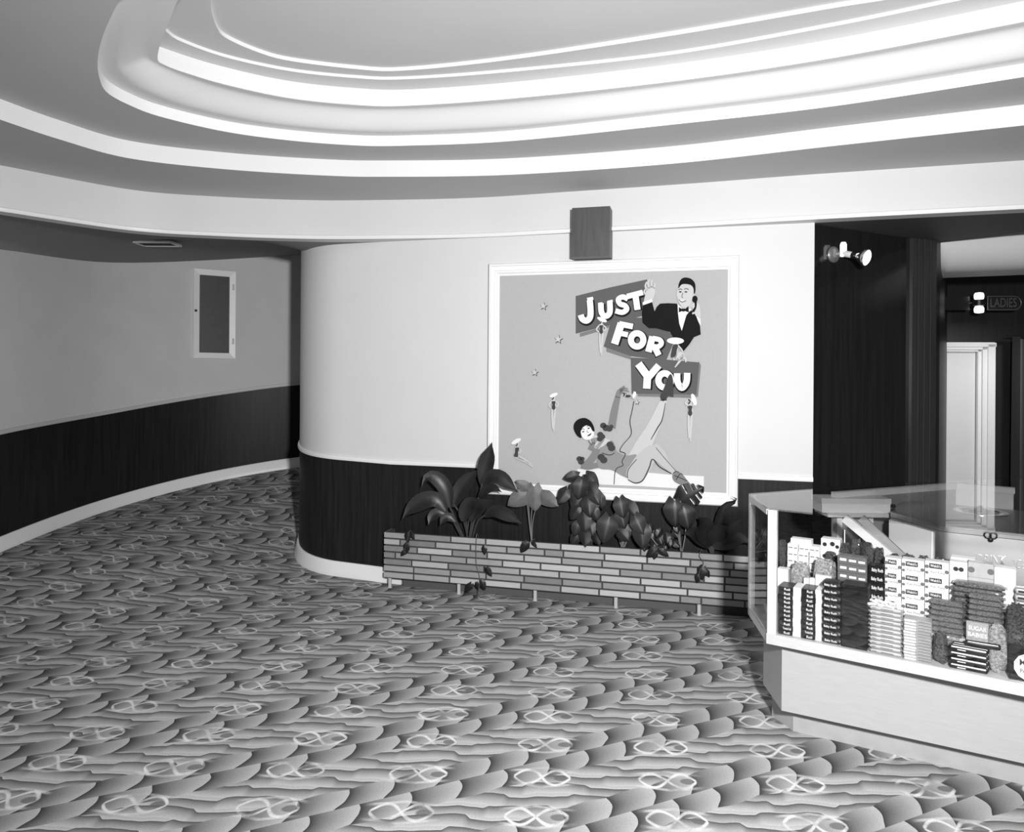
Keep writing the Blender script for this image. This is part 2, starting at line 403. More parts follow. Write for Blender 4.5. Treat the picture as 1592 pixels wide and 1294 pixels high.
# bull-nosed cove ledge
rows = []
for k in range(21):
    t = k/20; bl = [a.lerp(b, t) for a, b in zip(r3, rL)]
    q = min(1, max(0, (t-.30)/.52)); q = .35*q+.65*q*q*(3-2*q)
    rows.append(setz(bl, H3+(HL-H3)*q))
lipb = offset(rL, -.02); rR = offset(rL, -.17)
rows += [setz(lipb, HL+.012), setz(rR, HL+.012)]
soff('ceiling_cove_ledge', rows, LEDGE)
soff('trim_6', [setz(rR, HL+.012), setz(rR, HR)], RISER)
flatring('ceiling_upper_soffit', setz(rR, HR), setz(rT1, HR), CEILU)
soff('trim_7', [setz(rT1, HR), setz(rT1, HR+.016)], RISER)
flatring('ceiling_inner_soffit', setz(rT1, HR+.016), setz(rT2, HR+.016), CEILU)
soff('trim_8', [setz(rT2, HR+.016), setz(rT2, HR+.036)], RISER)
struct(MB().add(setz(rT2, HR+.036), [tuple(range(len(rT2)))]).build('ceiling', CEILU))
# passage ceiling behind the fascia, from its lower edge back to the curved outer wall
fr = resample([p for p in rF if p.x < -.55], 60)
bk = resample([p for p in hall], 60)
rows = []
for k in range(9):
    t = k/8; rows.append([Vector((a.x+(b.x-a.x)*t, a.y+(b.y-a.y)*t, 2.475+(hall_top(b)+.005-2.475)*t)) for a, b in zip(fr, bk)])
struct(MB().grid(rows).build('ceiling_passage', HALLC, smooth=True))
# flush vent in the passage ceiling
def hceil(x, y):
    best = None
    for r_ in rows:
        for p in r_:
            d = (p.x-x)**2+(p.y-y)**2
            if best is None or d < best[0]: best = (d, p.z)
    return best[1]
vz = 2.47
for _ in range(6):
    vp = at_h(245, 377.5, vz); vz = hceil(vp.x, vp.y)
vent = thing('ceiling_vent', (vp.x, vp.y, vz-.012), 'narrow flush metal vent in the passage ceiling above the wall cabinet', 'vent')
fm = MB()
for y_ in (-.085, .085): fm.box(-.15, .15, y_-.012, y_+.012, -.006, .012)
for x_ in (-.15, .15): fm.box(x_-.01, x_+.01, -.085, .085, -.006, .012)
def local(mb, name, m_, par, smooth=False):
    o = mb.build(name, m_, par, smooth); o.location = (0, 0, 0); return o
local(fm, 'frame', PALE, vent)
lm = MB()
for k in range(5): lm.box(-.14, .14, -.066+k*.03, -.058+k*.03, -.002, .012)
local(lm, 'slats', BLACK, vent)
# ---- wall cabinet with a dark door on the passage wall
def hall_at_px(x, y):
    best = None
    for a, b in zip(hall, hall[1:]):
        d = (b-a); n_ = Vector((d.y, -d.x, 0)).normalized(); P = on_plane(x, y, a, n_)
        t = (P-a).dot(d)/d.length_squared
        if -.01 <= t <= 1.01 and P.y > 3: best = (P, n_, d.normalized())
    return best
pa, pb = hall_at_px(300, 490), hall_at_px(365, 490)
cA, cB = Vector((pa[0].x, pa[0].y, 0)), Vector((pb[0].x, pb[0].y, 0))
hx_ = (cB-cA).normalized(); hn = Vector((hx_.y, -hx_.x, 0)); cw = (cB-cA).length
ctop = (on_plane(300, 418, cA, hn).z+on_plane(364, 423, cA, hn).z)/2; cbot = (on_plane(298, 556, cA, hn).z+on_plane(364, 559, cA, hn).z)/2
cab = thing('wall_cabinet', ((cA+cB)/2)+Vector((0, 0, cbot)), 'shallow white framed wall cabinet with a dark panel door in the passage', 'cabinet')
cab.rotation_euler = (0, 0, math.atan2(hx_.y, hx_.x))
ch_ = ctop-cbot
fm = MB()   # local x along wall, y = into wall (front is -y)
W2 = cw/2; fwid = .055
fm.prism([(-W2, .03, 0), (W2, .03, 0), (W2-fwid, .03, fwid), (-W2+fwid, .03, fwid)], [(-W2, -.035, 0), (W2, -.035, 0), (W2-fwid, -.022, fwid), (-W2+fwid, -.022, fwid)])
fm.prism([(-W2, .03, ch_), (W2, .03, ch_), (W2-fwid, .03, ch_-fwid), (-W2+fwid, .03, ch_-fwid)], [(-W2, -.035, ch_), (W2, -.035, ch_), (W2-fwid, -.022, ch_-fwid), (-W2+fwid, -.022, ch_-fwid)])
for s_ in (-1, 1):
    fm.prism([(s_*W2, .03, 0), (s_*W2, .03, ch_), (s_*(W2-fwid), .03, ch_-fwid), (s_*(W2-fwid), .03, fwid)], [(s_*W2, -.035, 0), (s_*W2, -.035, ch_), (s_*(W2-fwid), -.022, ch_-fwid), (s_*(W2-fwid), -.022, fwid)])
local(fm, 'frame', TRIM, cab)
local(MB().box(-W2+fwid-.005, W2-fwid+.005, -.012, .02, fwid-.005, ch_-fwid+.005), 'door_panel', mat('dark_panel', .045, .5, var=.015, scale=20), cab)
local(MB().lathe([(.004, 0), (.010, .004), (.013, .014), (.009, .024), (.001, .027)], (-W2+fwid*.35, -.03, ch_*.53), (0, -1, 0), 12), 'knob', BLACK, cab, True)
for z_ in (.2, .82): local(MB().box(W2-fwid*.55, W2-fwid*.2, -.036, -.022, ch_*z_-.03, ch_*z_+.03, ch=.002), 'hinge', PALE, cab)
# ================================================================= RIGHT SIDE: NICHE, PILASTER, CORRIDOR
K0 = wl(S_END); zc = 2.458
K1 = Vector((2.72, 4.825, 0)); K2 = Vector((2.93, 4.92, 0)); K3 = Vector((3.02, 5.0, 0)); K4 = Vector((4.25, 6.9, 0))
pn = struct(strip(MB(), [K0, K0.lerp(K1, .5), K1], 0, zc, .12).build('wall_niche', DARKP))
struct(strip(MB(), [K1+Vector((-.01, -.03, 0)), K2+Vector((0, -.03, 0))], 0, zc, .16).build('wall_pilaster', mat('pilaster_veneer', .035, .35, var=.015, scale=4, stretch=(10, 10, .4))))
pl = MB()
for t in (.25, .5, .75):
    c_ = (K1+Vector((-.01, -.03, 0))).lerp(K2+Vector((0, -.03, 0)), t); pl.tube([c_, c_+Vector((0, 0, zc))], .006, 8)
struct(pl.build('trim_9', mat('pilaster_reed', .022, .6, spec=.2), None, True))
struct(strip(MB(), [K2+Vector((0, -.03, 0)), K3, K4], 0, 2.7, .10).build('wall_corridor', DARK))
# dark underside of the niche head
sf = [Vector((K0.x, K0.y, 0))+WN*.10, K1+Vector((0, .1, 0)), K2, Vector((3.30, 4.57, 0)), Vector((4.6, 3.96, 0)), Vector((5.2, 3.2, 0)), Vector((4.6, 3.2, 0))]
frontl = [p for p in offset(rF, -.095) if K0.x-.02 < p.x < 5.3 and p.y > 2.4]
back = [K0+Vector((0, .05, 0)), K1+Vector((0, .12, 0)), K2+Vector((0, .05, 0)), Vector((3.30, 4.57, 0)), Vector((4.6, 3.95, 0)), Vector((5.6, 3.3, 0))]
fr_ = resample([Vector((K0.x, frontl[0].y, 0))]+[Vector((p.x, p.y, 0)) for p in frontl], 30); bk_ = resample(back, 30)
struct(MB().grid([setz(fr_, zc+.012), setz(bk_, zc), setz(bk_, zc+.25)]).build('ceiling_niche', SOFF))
# white rounded bulkhead over the corridor mouth
bh = []
A_, B_ = Vector((3.0, 5.08, 0)), Vector((6.4, 3.75, 0)); bd = (B_-A_).normalized(); bn_ = Vector((bd.y, -bd.x, 0))
prof = [(0, .32)]+[(-.20+.20*math.cos(t), .20-.20*math.sin(t)*1.0) for t in [PI/2*k/8 for k in range(9)]]+[(-.5, 0), (-.5, .32)]
rowsb = []
for s_, f_ in [(0, .0), (.012, .45), (.035, .70), (.08, .93), (.13, 1.0), (1.0, 1), (2.0, 1), (3.6, 1)]:
    rowsb.append([A_+bd*s_+bn_*o+Vector((0, 0, 2.285+(.32-(.32-h)*f_))) for o, h in prof])
struct(MB().grid([r_+[r_[0]] for r_ in rowsb]).build('ceiling_bulkhead', mat('bulkhead_plaster', .66, .6), None, True))
# corridor end wall, door and drapery
Q0, Q1 = Vector((3.6, 6.62, 0)), Vector((7.6, 6.2, 0)); qd = (Q1-Q0).normalized(); qn = Vector((qd.y, -qd.x, 0))
def qpx(x, y, off=0): return on_plane(x, y, Q0+qn*off, qn)
def qs(P): return (Vector(P)-Q0).dot(qd)
dl, dr_ = qs(qpx(1452, 640)), qs(qpx(1544, 640)); dt = (qpx(1453, 531).z+qpx(1543, 534).z)/2
def ql(s, o, z): return Q0+qd*s+qn*o+Vector((0, 0, z))
def qbox(mb, s0, s1, o0, o1, z0, z1): return mb.prism([ql(s0, o0, z0), ql(s1, o0, z0), ql(s1, o1, z0), ql(s0, o1, z0)], [ql(s0, o0, z1), ql(s1, o0, z1), ql(s1, o1, z1), ql(s0, o1, z1)])
w_ = MB(); qbox(w_, -.5, dl, 0, -.1, 0, 2.75); qbox(w_, dr_, 4.2, 0, -.1, 0, 2.75); qbox(w_, dl, dr_, 0, -.1, dt, 2.75)
struct(w_.build('wall_right', mat('corridor_dark_wall', .02, .35, var=.01, scale=4, stretch=(10, 10, .4))))
dw = MB(); qbox(dw, dl+.0, dr_-.14, -.03, -.07, 0, dt-.02)
door = struct(dw.build('door_1', mat('pale_door_paint', .74, .3, var=.03, scale=5)))
c_ = MB()
for o_, wdt in ((.0, .0), (.02, .03), (.035, .07)):
    qbox(c_, dr_-.14+wdt, dr_-wdt*.1, -.02, o_+.012, 0, dt-.02); qbox(c_, dl, dr_, -.03, o_+.012, dt-.085+wdt*.6, dt-wdt*.1)
struct(c_.build('trim_10', TRIM, door))
cw0, cw1 = dr_+.06, dr_+1.2
rows_ = []
for z_ in [0.0+.19*k for k in range(11)]:
    rows_.append([ql(cw0+(cw1-cw0)*k/48, .16+.045*math.sin(k*1.15)+.02*math.sin(k*.41+z_*.6), .02+z_*(dt+.02)/1.9) for k in range(49)])
rows2 = [[p+qn*.008 for p in r_] for r_ in rows_]
cu = MB().grid(rows_); cu.grid(rows2)
cur = cu.build('curtain', CLOTH, None, True)
cur.parent = None
tag(cur, 'dark pleated curtain hanging to the floor beside the corridor door', 'curtain')
cr_ = MB().tube([ql(cw0-.05, .16, dt+.04), ql(cw1+.1, .16, dt+.04)], .014, 8)
o = cr_.build('curtain_rod', BRASSK, cur)
# LADIES sign on a lamp bracket
SGd = .42
sgp = qpx(1522, 471, SGd); so = sgp
sg = thing('washroom_sign', so, 'glass washroom sign lettered LADIES beside two bright lamp tubes above the door', 'sign')
def spx(x, y, o=0): return qpx(x, y, SGd+o)
sgr = []
zt, zb_ = spx(1560, 461).z, spx(1560, 482).z; sl, sr2 = qs(spx(1535, 470)), qs(spx(1587, 471))
rad = (zt-zb_)/2; zc2 = (zt+zb_)/2
outl = [(sl, zb_)]+[(sr2-rad+rad*math.cos(t), zc2+rad*math.sin(t)) for t in [-PI/2+PI*k/10 for k in range(11)]]+[(sl, zt)]
SIGNM = mat('sign_plate', .02, .25)
def sgbuild(mb, name, m_, smooth=False):
    o = mb.build(name, m_, sg, smooth); return o
sgbuild(MB().prism([ql(a, SGd-.006, b) for a, b in outl], [ql(a, SGd+.006, b) for a, b in outl]), 'plate', SIGNM)
rim = [ql(a, SGd+.006, b) for a, b in outl]; sgbuild(MB().tube(rim+[rim[0]], .004, 6), 'rim', mat('sign_rim', .10, .4))
tm = text_mesh('LADIES', .1, .0)
put_text(tm, 'lettering', mat('sign_lettering', .09, .5), sg, ql((sl+sr2)/2-.01, SGd+.008, zc2), qd, (0, 0, 1), fit=((sr2-sl)*.78, rad*1.35))
l2, r2_ = qs(spx(1450, 470)), qs(spx(1507, 470))
sgbuild(MB().prism([ql(a, SGd-.006, b) for a, b in ((l2, zb_), (r2_, zb_), (r2_, zt), (l2, zt))], [ql(a, SGd+.006, b) for a, b in ((l2, zb_), (r2_, zb_), (r2_, zt), (l2, zt))]), 'plate', mat('sign_plate_shaded', .016, .3))
BULB = emit('lit_lamp_tube', .9, 2.2)
for ya, yb in ((455, 466), (476, 487)):
    A1, B1 = spx(1522, yb, .05), spx(1522, ya, .05)
    sgbuild(MB().lathe([(.012, 0), (.034, .004), (.038, .02), (.038, (B1-A1).length-.02), (.030, (B1-A1).length-.004), (.012, (B1-A1).length)], A1, (0, 0, 1), 16), 'lamp_tube', BULB, True)
A1, B1 = spx(1522, 475.5, .05), spx(1522, 466.5, .05)
sgbuild(MB().lathe([(.03, -.002), (.045, .0), (.045, (B1-A1).length), (.03, (B1-A1).length+.002)], A1, (0, 0, 1), 16), 'lamp_collar', BLACK, True)
A2 = spx(1522, 471); sgbuild(MB().tube([A2+qn*.03, A2-qn*(SGd-.01)], .012, 8), 'bracket', BRASSK)
s0_, s1_ = r2_-.01, sl+.01; sgbuild(MB().tube([ql(s0_, SGd, zc2), ql(s1_, SGd, zc2)], .008, 6), 'crossbar', BRASSK)
# spotlight on the niche panel
nd = (K1-K0).normalized(); nn_ = Vector((nd.y, -nd.x, 0))
sp = on_plane(1295, 396, K0, nn_)
spt = thing('wall_spotlight', sp, 'small wall spotlight with a reflector bulb on the dark polished panel', 'lamp')
def spb(mb, name, m_, smooth=True): return mb.build(name, m_, spt, smooth)
spb(MB().lathe([(.052, 0), (.052, .008), (.040, .020), (.012, .024)], sp, nn_, 20), 'base_plate', mat('grey_metal', .25, .35, metal=.6))
up0 = sp+nn_*.06+nd*.02
spb(MB().tube([sp+nn_*.02, up0], .012, 10), 'arm', mat('grey_metal_arm', .4, .3, metal=.5))
vt = Vector((0, 0, 1))
spb(MB().lathe([(.016, -.02), (.02, -.018), (.02, .055), (.014, .07), (.004, .072)], up0, vt, 14), 'upright_socket', emit('lit_socket', .9, 1.0))
bd_ = (Vector((.62, -.75, -.30))).normalized()
spb(MB().lathe([(.016, 0), (.02, .004), (.02, .05), (.017, .055)], up0, bd_, 14), 'swivel_socket', PALE)
spb(MB().lathe([(.018, .055), (.022, .06), (.022, .085), (.024, .09)], up0, bd_, 14), 'bulb_neck', BRASSK)
spb(MB().lathe([(.022, .088), (.030, .10), (.050, .13), (.056, .145), (.054, .152)], up0, bd_, 20), 'bulb_reflector', CHROME)
spb(MB().lathe([(.050, .150), (.040, .158), (.02, .163), (.003, .164)], up0, bd_, 20), 'bulb_face', emit('lit_bulb_face', .9, 1.6))
# dark box hung on the fascia above the display
bxs0, bxs1 = wpx(889, 360, .16), wpx(948, 360, .16); bz1, bz0 = wpx(918, 322, .16).z, wpx(918, 399, .16).z
bx = MB(); s0_, s1_ = ws(bxs0), ws(bxs1)
bx.prism([wl(s0_, .005, bz0), wl(s1_, .005, bz0), wl(s1_, .16, bz0), wl(s0_, .16, bz0)], [wl(s0_, .005, bz1), wl(s1_, .005, bz1), wl(s1_, .16, bz1), wl(s0_, .16, bz1)])
tag(bx.build('wooden_box', GREYW), 'dark wooden box fixed to the white fascia above the framed picture', 'box')
# ================================================================= FRAMED PICTURE
def zz(zx, zy): return 740+zx/3.082, 380+zy/3.082
POFF = .034                       # face of the picture ground in front of the wall
tl, tr, br, bl = wpx(778, 428, POFF), wpx(1133, 420, POFF), wpx(1128, 760, POFF), wpx(773.5, 757, POFF)
ps0, ps1 = (ws(tl)+ws(bl))/2, (ws(tr)+ws(br))/2; pz1, pz0 = (tl.z+tr.z)/2, (bl.z+br.z)/2
fo = [wpx(757, 409, .05), wpx(1150, 397, .05), wpx(1147, 787, .05), wpx(750, 770, .05)]
fs0, fs1 = (ws(fo[0])+ws(fo[3]))/2+.02, (ws(fo[1])+ws(fo[2]))/2; fz1, fz0 = (fo[0].z+fo[1].z)/2, (fo[2].z+fo[3].z)/2
pic = thing('framed_picture', wl((fs0+fs1)/2, 0, fz0), 'large white framed display picture with JUST FOR YOU lettering on the back wall', 'picture')
def pbuild(mb, name, m_, parent=pic, smooth=False):
    o = mb.build(name, m_, None, smooth); o.parent = parent
    o.location = -Vector(pic.location) if parent is pic else (0, 0, 0); return o
fmb = MB()
steps_ = [(1.0, .0, .035), (.80, .035, .048), (.45, .048, .040), (.15, .040, .052)]
def fr_rect(k): return fs0+(ps0-fs0)*k, fs1+(ps1-fs1)*k, fz0+(pz0-fz0)*k, fz1+(pz1-fz1)*k
prof = [(0, .002), (0, .040), (.10, .050), (.22, .050), (.26, .042), (.55, .040), (.60, .048), (.78, .046), (.84, .038), (1.0, .036), (1.0, .002)]
loops = []
for k, o_ in prof:
    a, b, c_, d = fr_rect(k); loops.append([wl(a, o_, c_), wl(b, o_, c_), wl(b, o_, d), wl(a, o_, d)])
n4 = len(loops); vs = [p for L_ in loops for p in L_]
fmb.add(vs, [(i*4+k, i*4+(k+1) % 4, ((i+1) % n4)*4+(k+1) % 4, ((i+1) % n4)*4+k) for i in range(n4) for k in range(4)])
pbuild(fmb, 'frame', TRIM)
PBG = mat('picture_ground_grey', .43, .75, var=.03, scale=60)
gb = MB().prism([wl(a, .004, b) for a, b in ((ps0-.01, pz0-.01), (ps1+.01, pz0-.01), (ps1+.01, pz1+.01), (ps0-.01, pz1+.01))], [wl(a, POFF-.002, b) for a, b in ((ps0-.01, pz0-.01), (ps1+.01, pz0-.01), (ps1+.01, pz1+.01), (ps0-.01, pz1+.01))])
pbuild(gb, 'picture_ground', PBG)
G = {k: mat('print_'+n, v, .8, spec=.08) for k, n, v in (('w', 'white', .80), ('l', 'light_grey', .56), ('s', 'skin_grey', .50), ('m', 'mid_grey', .28), ('b', 'board_grey', .115), ('d', 'dark_grey', .06), ('k', 'black', .012), ('sh', 'shadow_grey', .20), ('g', 'glove_grey', .22))}
def zp(p, off): return wpx(*zz(p[0], p[1]), POFF+off)
def flat(mb, pts, layer, th=.0016, curve=False):
    P = [Vector((a, b, 0)) for a, b in pts]
    if curve: P = catmull(P, 5, True)
    off = .001+layer*.0018
    return mb.prism([zp(p, off-th-.0006) for p in P], [zp(p, off) for p in P])
def stroke(mb, pts, w, layer, curve=True, th=.0016):
    P = [Vector((a, b, 0)) for a, b in pts]
    n0 = len(P)
    if curve and n0 > 2: P = catmull(P, 6)
    n = len(P); W_ = w if isinstance(w, (list, tuple)) else (w, w)
    L_, R_ = [], []
    for i, p in enumerate(P):
        d = (P[min(i+1, n-1)]-P[max(i-1, 0)]).normalized(); q = Vector((-d.y, d.x, 0))
        t = i/(n-1)*(len(W_)-1); k = min(int(t), len(W_)-2); ww = W_[k]+(W_[k+1]-W_[k])*(t-k)
        L_.append(p+q*ww/2); R_.append(p-q*ww/2)
    off = .001+layer*.0018
    rows = [[zp(p, off) for p in L_], [zp(p, off) for p in R_], [zp(p, off-th-.0006) for p in R_], [zp(p, off-th-.0006) for p in L_]]
    mb.grid(rows+[rows[0]])
    for e_ in (0, -1): mb.add([r_[e_] for r_ in rows], [(0, 1, 2, 3)])
    return mb
def ell(cx, cy, rx, ry, n=20, rot=0):
    c_, s_ = math.cos(rot), math.sin(rot)
    return [(cx+rx*math.cos(2*PI*k/n)*c_-ry*math.sin(2*PI*k/n)*s_, cy+rx*math.cos(2*PI*k/n)*s_+ry*math.sin(2*PI*k/n)*c_) for k in range(n)]
def stroke_loop(mb, cx, cy, rx, ry, w, layer):
    pts = [zp((cx+(rx+o)*math.cos(t), cy+(ry+o)*math.sin(t)), .001+layer*.0018-h) for t in [2*PI*k/24 for k in range(24)] for o, h in ((w/2, 0), (-w/2, 0), (-w/2, .002), (w/2, .002))]
    return mb.add(pts, [((i*4+k), (i*4+(k+1) % 4), (((i+1) % 24)*4+(k+1) % 4), (((i+1) % 24)*4+k)) for i in range(24) for k in range(4)])
# title boards
boards = [
 ('title_board', [(478, 248), (640, 207), (820, 168), (814, 338), (640, 388), (478, 428)], [(498, 426), (640, 388), (640, 398), (580, 420), (498, 444)], 1),
 ('title_board', [(652, 352), (700, 352), (800, 352), (960, 440), (912, 556), (742, 536), (612, 490)], [(625, 492), (742, 536), (742, 552), (625, 514)], 2),
 ('title_board', [(742, 543), (860, 548), (1070, 566), (1056, 720), (746, 716)], [(775, 712), (1056, 716), (1066, 560), (1078, 580), (1064, 730), (1036, 736), (775, 728)], 3)]
BO = []
for nm, pts, shd, ly in boards:
    mb = flat(MB(), pts, ly); o = pbuild(mb, nm, G['b']); BO.append(o)
    pbuild(flat(MB(), shd, ly-.6), 'edge', G['sh'], o)
LET = [
 [('s', [(545, 268), (549, 320), (546, 350), (530, 366), (510, 358), (502, 338)], 27), ('s', [(533, 264), (562, 258)], 14),
  ('s', [(598, 282), (602, 328), (622, 344), (641, 326), (641, 274)], 25), ('s', [(586, 286), (606, 282)], 10), ('s', [(630, 276), (655, 270)], 10),
  ('s', [(728, 262), (704, 252), (682, 264), (690, 285), (714, 294), (722, 312), (700, 326), (668, 318)], 23),
  ('s', [(724, 250), (800, 230)], 24), ('s', [(764, 245), (774, 314)], 27)],
 [('s', [(696, 378), (664, 478)], 33), ('s', [(686, 381), (752, 394)], 25), ('s', [(684, 424), (728, 434)], 23), ('o', (772, 458, 30, 32), 27),
  ('s', [(846, 442), (826, 516)], 29), ('s', [(846, 450), (880, 458), (888, 476), (868, 492), (836, 484)], 22), ('s', [(854, 488), (876, 532)], 27)],
 [('s', [(778, 572), (822, 632)], 34), ('s', [(876, 580), (824, 640)], 30), ('s', [(822, 625), (818, 692)], 33), ('o', (904, 652, 30, 34), 28),
  ('s', [(964, 618), (966, 660), (986, 688), (1008, 662), (1012, 616)], 28)]]
for bi, L_ in enumerate(LET):
    for dx, dy, grow, ly, m_, nm in ((3, 4, 11, 3.6, 'k', 'lettering_outline'), (0, 0, 0, 4.6, 'w', 'lettering')):
        mb = MB()
        for qi, q in enumerate(L_):
            ly += .09
            if q[0] == 's': stroke(mb, [(a+dx, b+dy) for a, b in q[1]], q[2]*1.1+grow, ly)
            else: stroke_loop(mb, q[1][0]+dx, q[1][1]+dy, q[1][2], q[1][3], q[2]*1.1+grow, ly)
        pbuild(mb, nm, G[m_], BO[bi])
# man in evening dress with a telephone (plain figure)
man = pbuild(flat(MB(), [(800, 288), (843, 272), (850, 300), (856, 322), (866, 300), (882, 284), (920, 282), (962, 284), (990, 330), (1035, 318), (1060, 350), (1074, 395), (1077, 432), (1045, 445), (1022, 480), (992, 516), (960, 470), (930, 420), (862, 402), (828, 402), (798, 375), (795, 330)], 6), 'man_figure', G['k'])
pbuild(flat(MB(), [(966, 288), (1000, 312), (1034, 308), (1008, 340), (986, 415), (974, 380), (968, 330)], 7), 'shirt', G['w'], man)
mb = flat(MB(), [(972, 300), (988, 312), (992, 318), (972, 326)], 8); flat(mb, [(1018, 296), (1000, 312), (996, 318), (1020, 326)], 8); flat(mb, [(986, 308), (1002, 308), (1000, 322), (988, 322)], 8)
pbuild(mb, 'bow_tie', G['k'], man)
hd = [(968, 205), (980, 186), (1005, 178), (1032, 190), (1044, 215), (1040, 250), (1030, 278), (1012, 298), (990, 300), (974, 284), (966, 262), (961, 240)]
pbuild(flat(MB(), hd, 7.5, curve=True), 'head', G['l'], man)
pbuild(flat(MB(), [(1026, 262), (1036, 300), (1000, 314), (984, 300)], 7, curve=True), 'neck', G['s'], man)
pbuild(flat(MB(), [(970, 212), (974, 184), (986, 165), (1004, 159), (1030, 165), (1048, 184), (1052, 208), (1050, 232), (1044, 236), (1042, 212), (1030, 196), (1004, 190), (984, 194)], 8.5, curve=True), 'hair', G['k'], man)
mb = MB()
for ex in (979, 1006): flat(mb, ell(ex, 228, 7, 3.2, 10), 8.4)
stroke(mb, [(970, 219), (979, 214), (988, 218)], 3, 8.4); stroke(mb, [(998, 216), (1008, 212), (1020, 218)], 3, 8.4)
stroke(mb, [(972, 264), (986, 276), (1006, 270)], 3.2, 8.4); stroke(mb, [(992, 232), (986, 250), (992, 256)], 2.4, 8.4)
pbuild(mb, 'face_features', G['k'], man)
pbuild(flat(MB(), [(974, 264), (1003, 268), (992, 274), (982, 273)], 8.3), 'teeth', G['w'], man)
pbuild(flat(MB(), ell(1042, 238, 6, 12), 8.2), 'ear', G['s'], man)
mb = flat(MB(), [(806, 278), (812, 240), (818, 215), (836, 200), (854, 205), (858, 230), (848, 262), (843, 276)], 7, curve=True)
for a in ([(820, 220), (812, 200), (818, 180)], [(830, 212), (824, 186), (832, 166)], [(842, 208), (840, 182), (846, 170)], [(852, 212), (856, 196), (856, 184)], [(814, 240), (806, 228), (812, 214)]): stroke(mb, a, (10, 9, 6), 7)
pbuild(mb, 'raised_hand', G['l'], man)
pbuild(flat(MB(), [(800, 292), (798, 278), (842, 262), (846, 276)], 7.5), 'cuff', G['w'], man)
mb = flat(MB(), [(1036, 300), (1046, 284), (1066, 284), (1074, 310), (1074, 350), (1056, 346), (1044, 322)], 8, curve=True)
for k in range(4): stroke(mb, [(1036, 290+k*14), (1050, 286+k*14), (1066, 290+k*14)], (8, 9, 9), 8.6)
pbuild(mb, 'hand', G['l'], man)
mb = flat(MB(), ell(1049, 262, 13, 16), 9.2); stroke(mb, [(1052, 268), (1052, 300), (1040, 322)], (12, 9, 14), 8.9)
pbuild(mb, 'telephone', G['k'], man)
pbuild(flat(MB(), [(1056, 346), (1076, 356), (1077, 392), (1066, 372)], 8.2), 'cuff', G['w'], man)
# white couch block and reclining dancer (plain figure)
pbuild(flat(MB(), [(484, 1078), (600, 1074), (930, 1104), (1092, 1112), (1092, 1172), (1000, 1172), (800, 1160), (600, 1152), (500, 1120)], 1.2), 'white_couch', G['w'])
dn = pbuild(flat(MB(), [(586, 985), (612, 966), (648, 940), (664, 958), (676, 992), (720, 1012), (768, 1008), (766, 1050), (744, 1118), (706, 1112), (650, 1082), (598, 1076), (580, 1046)], 6, curve=True), 'dancer_figure', G['m'])
mb = stroke(MB(), [(540, 918), (566, 936), (600, 960)], (36, 44, 60), 5); flat(mb, [(560, 930), (618, 930), (650, 950), (620, 990), (590, 1000), (560, 960)], 5, curve=True)
pbuild(mb, 'shoulders', G['l'], dn)
mb = stroke(MB(), [(650, 880), (664, 800), (680, 730)], (38, 34, 24), 6.5); stroke(mb, [(678, 736), (688, 706), (712, 680)], (24, 24, 8), 6.5)
for a in ([(690, 706), (712, 700), (734, 706)], [(690, 700), (716, 690), (728, 696)], [(688, 710), (706, 712), (722, 716)]): stroke(mb, a, (11, 8, 5), 6.5)
pbuild(mb, 'raised_arm', G['g'], dn)
mb = stroke(MB(), [(580, 980), (568, 1010), (540, 1046), (506, 1062)], (34, 34, 36, 28), 6.8); stroke(mb, [(505, 1060), (540, 1066), (585, 1058)], (30, 30, 24), 6.7)
pbuild(mb, 'bent_arm', G['g'], dn)
for cl_ in ([(610, 868, 15), (624, 880, 17), (640, 884, 15), (648, 874, 11)], [(596, 912, 15), (594, 932, 15), (606, 922, 14)], [(496, 1028, 14), (504, 1042, 15), (510, 1028, 11)], [(642, 960, 17), (650, 976, 18)], [(600, 1020, 18), (612, 1034, 18)]):
    mb = MB()
    for cx_, cy_, r_ in cl_: flat(mb, ell(cx_, cy_, r_, r_*.9, 12), 7.6+.05*(cx_ % 7))
    pbuild(mb, 'ruffle', G['d'], dn)
mb = MB()
stroke(mb, [(728, 1128), (764, 1144), (800, 1130), (830, 1070), (846, 1030), (880, 1066), (936, 1098)], (3, 6, 6, 5, 4), 8.4); stroke(mb, [(726, 1120), (730, 1080), (770, 1030)], (3, 4, 3), 8.4); stroke(mb, [(838, 936), (870, 880), (892, 840), (908, 760)], (3, 6, 5, 3), 6.4); stroke(mb, [(862, 974), (900, 1020), (958, 1086)], 2.5, 8.4)
pbuild(mb, 'drawn_outline', G['d'], dn)
pbuild(flat(MB(), [(498, 900), (512, 876), (536, 866), (556, 876), (566, 896), (562, 918), (546, 934), (524, 936), (508, 922)], 8, curve=True), 'head', G['w'], dn)
pbuild(flat(MB(), [(504, 928), (486, 918), (470, 890), (470, 862), (488, 840), (520, 832), (548, 846), (564, 872), (568, 896), (558, 894), (548, 876), (530, 868), (512, 878), (502, 898), (506, 920)], 9, curve=True), 'hair', G['k'], dn)
mb = MB(); flat(mb, ell(514, 898, 6, 3, 10, -.5), 9); flat(mb, ell(540, 882, 6, 3, 10, -.5), 9); stroke(mb, [(534, 918), (544, 914), (552, 906)], (3, 7, 3), 9); stroke(mb, [(530, 892), (536, 902), (540, 900)], 2, 9)
stroke(mb, [(504, 890), (512, 884), (520, 888)], 2.4, 9); stroke(mb, [(530, 876), (540, 870), (548, 874)], 2.4, 9)
pbuild(mb, 'face_features', G['k'], dn)
mb = stroke(MB(), [(548, 985), (556, 966), (566, 950)], (24, 22, 14), 9)
for a in ([(556, 962), (546, 950), (540, 938)], [(562, 956), (556, 942), (552, 934)], [(568, 956), (568, 944), (564, 936)]): stroke(mb, a, (8, 7, 5), 9)
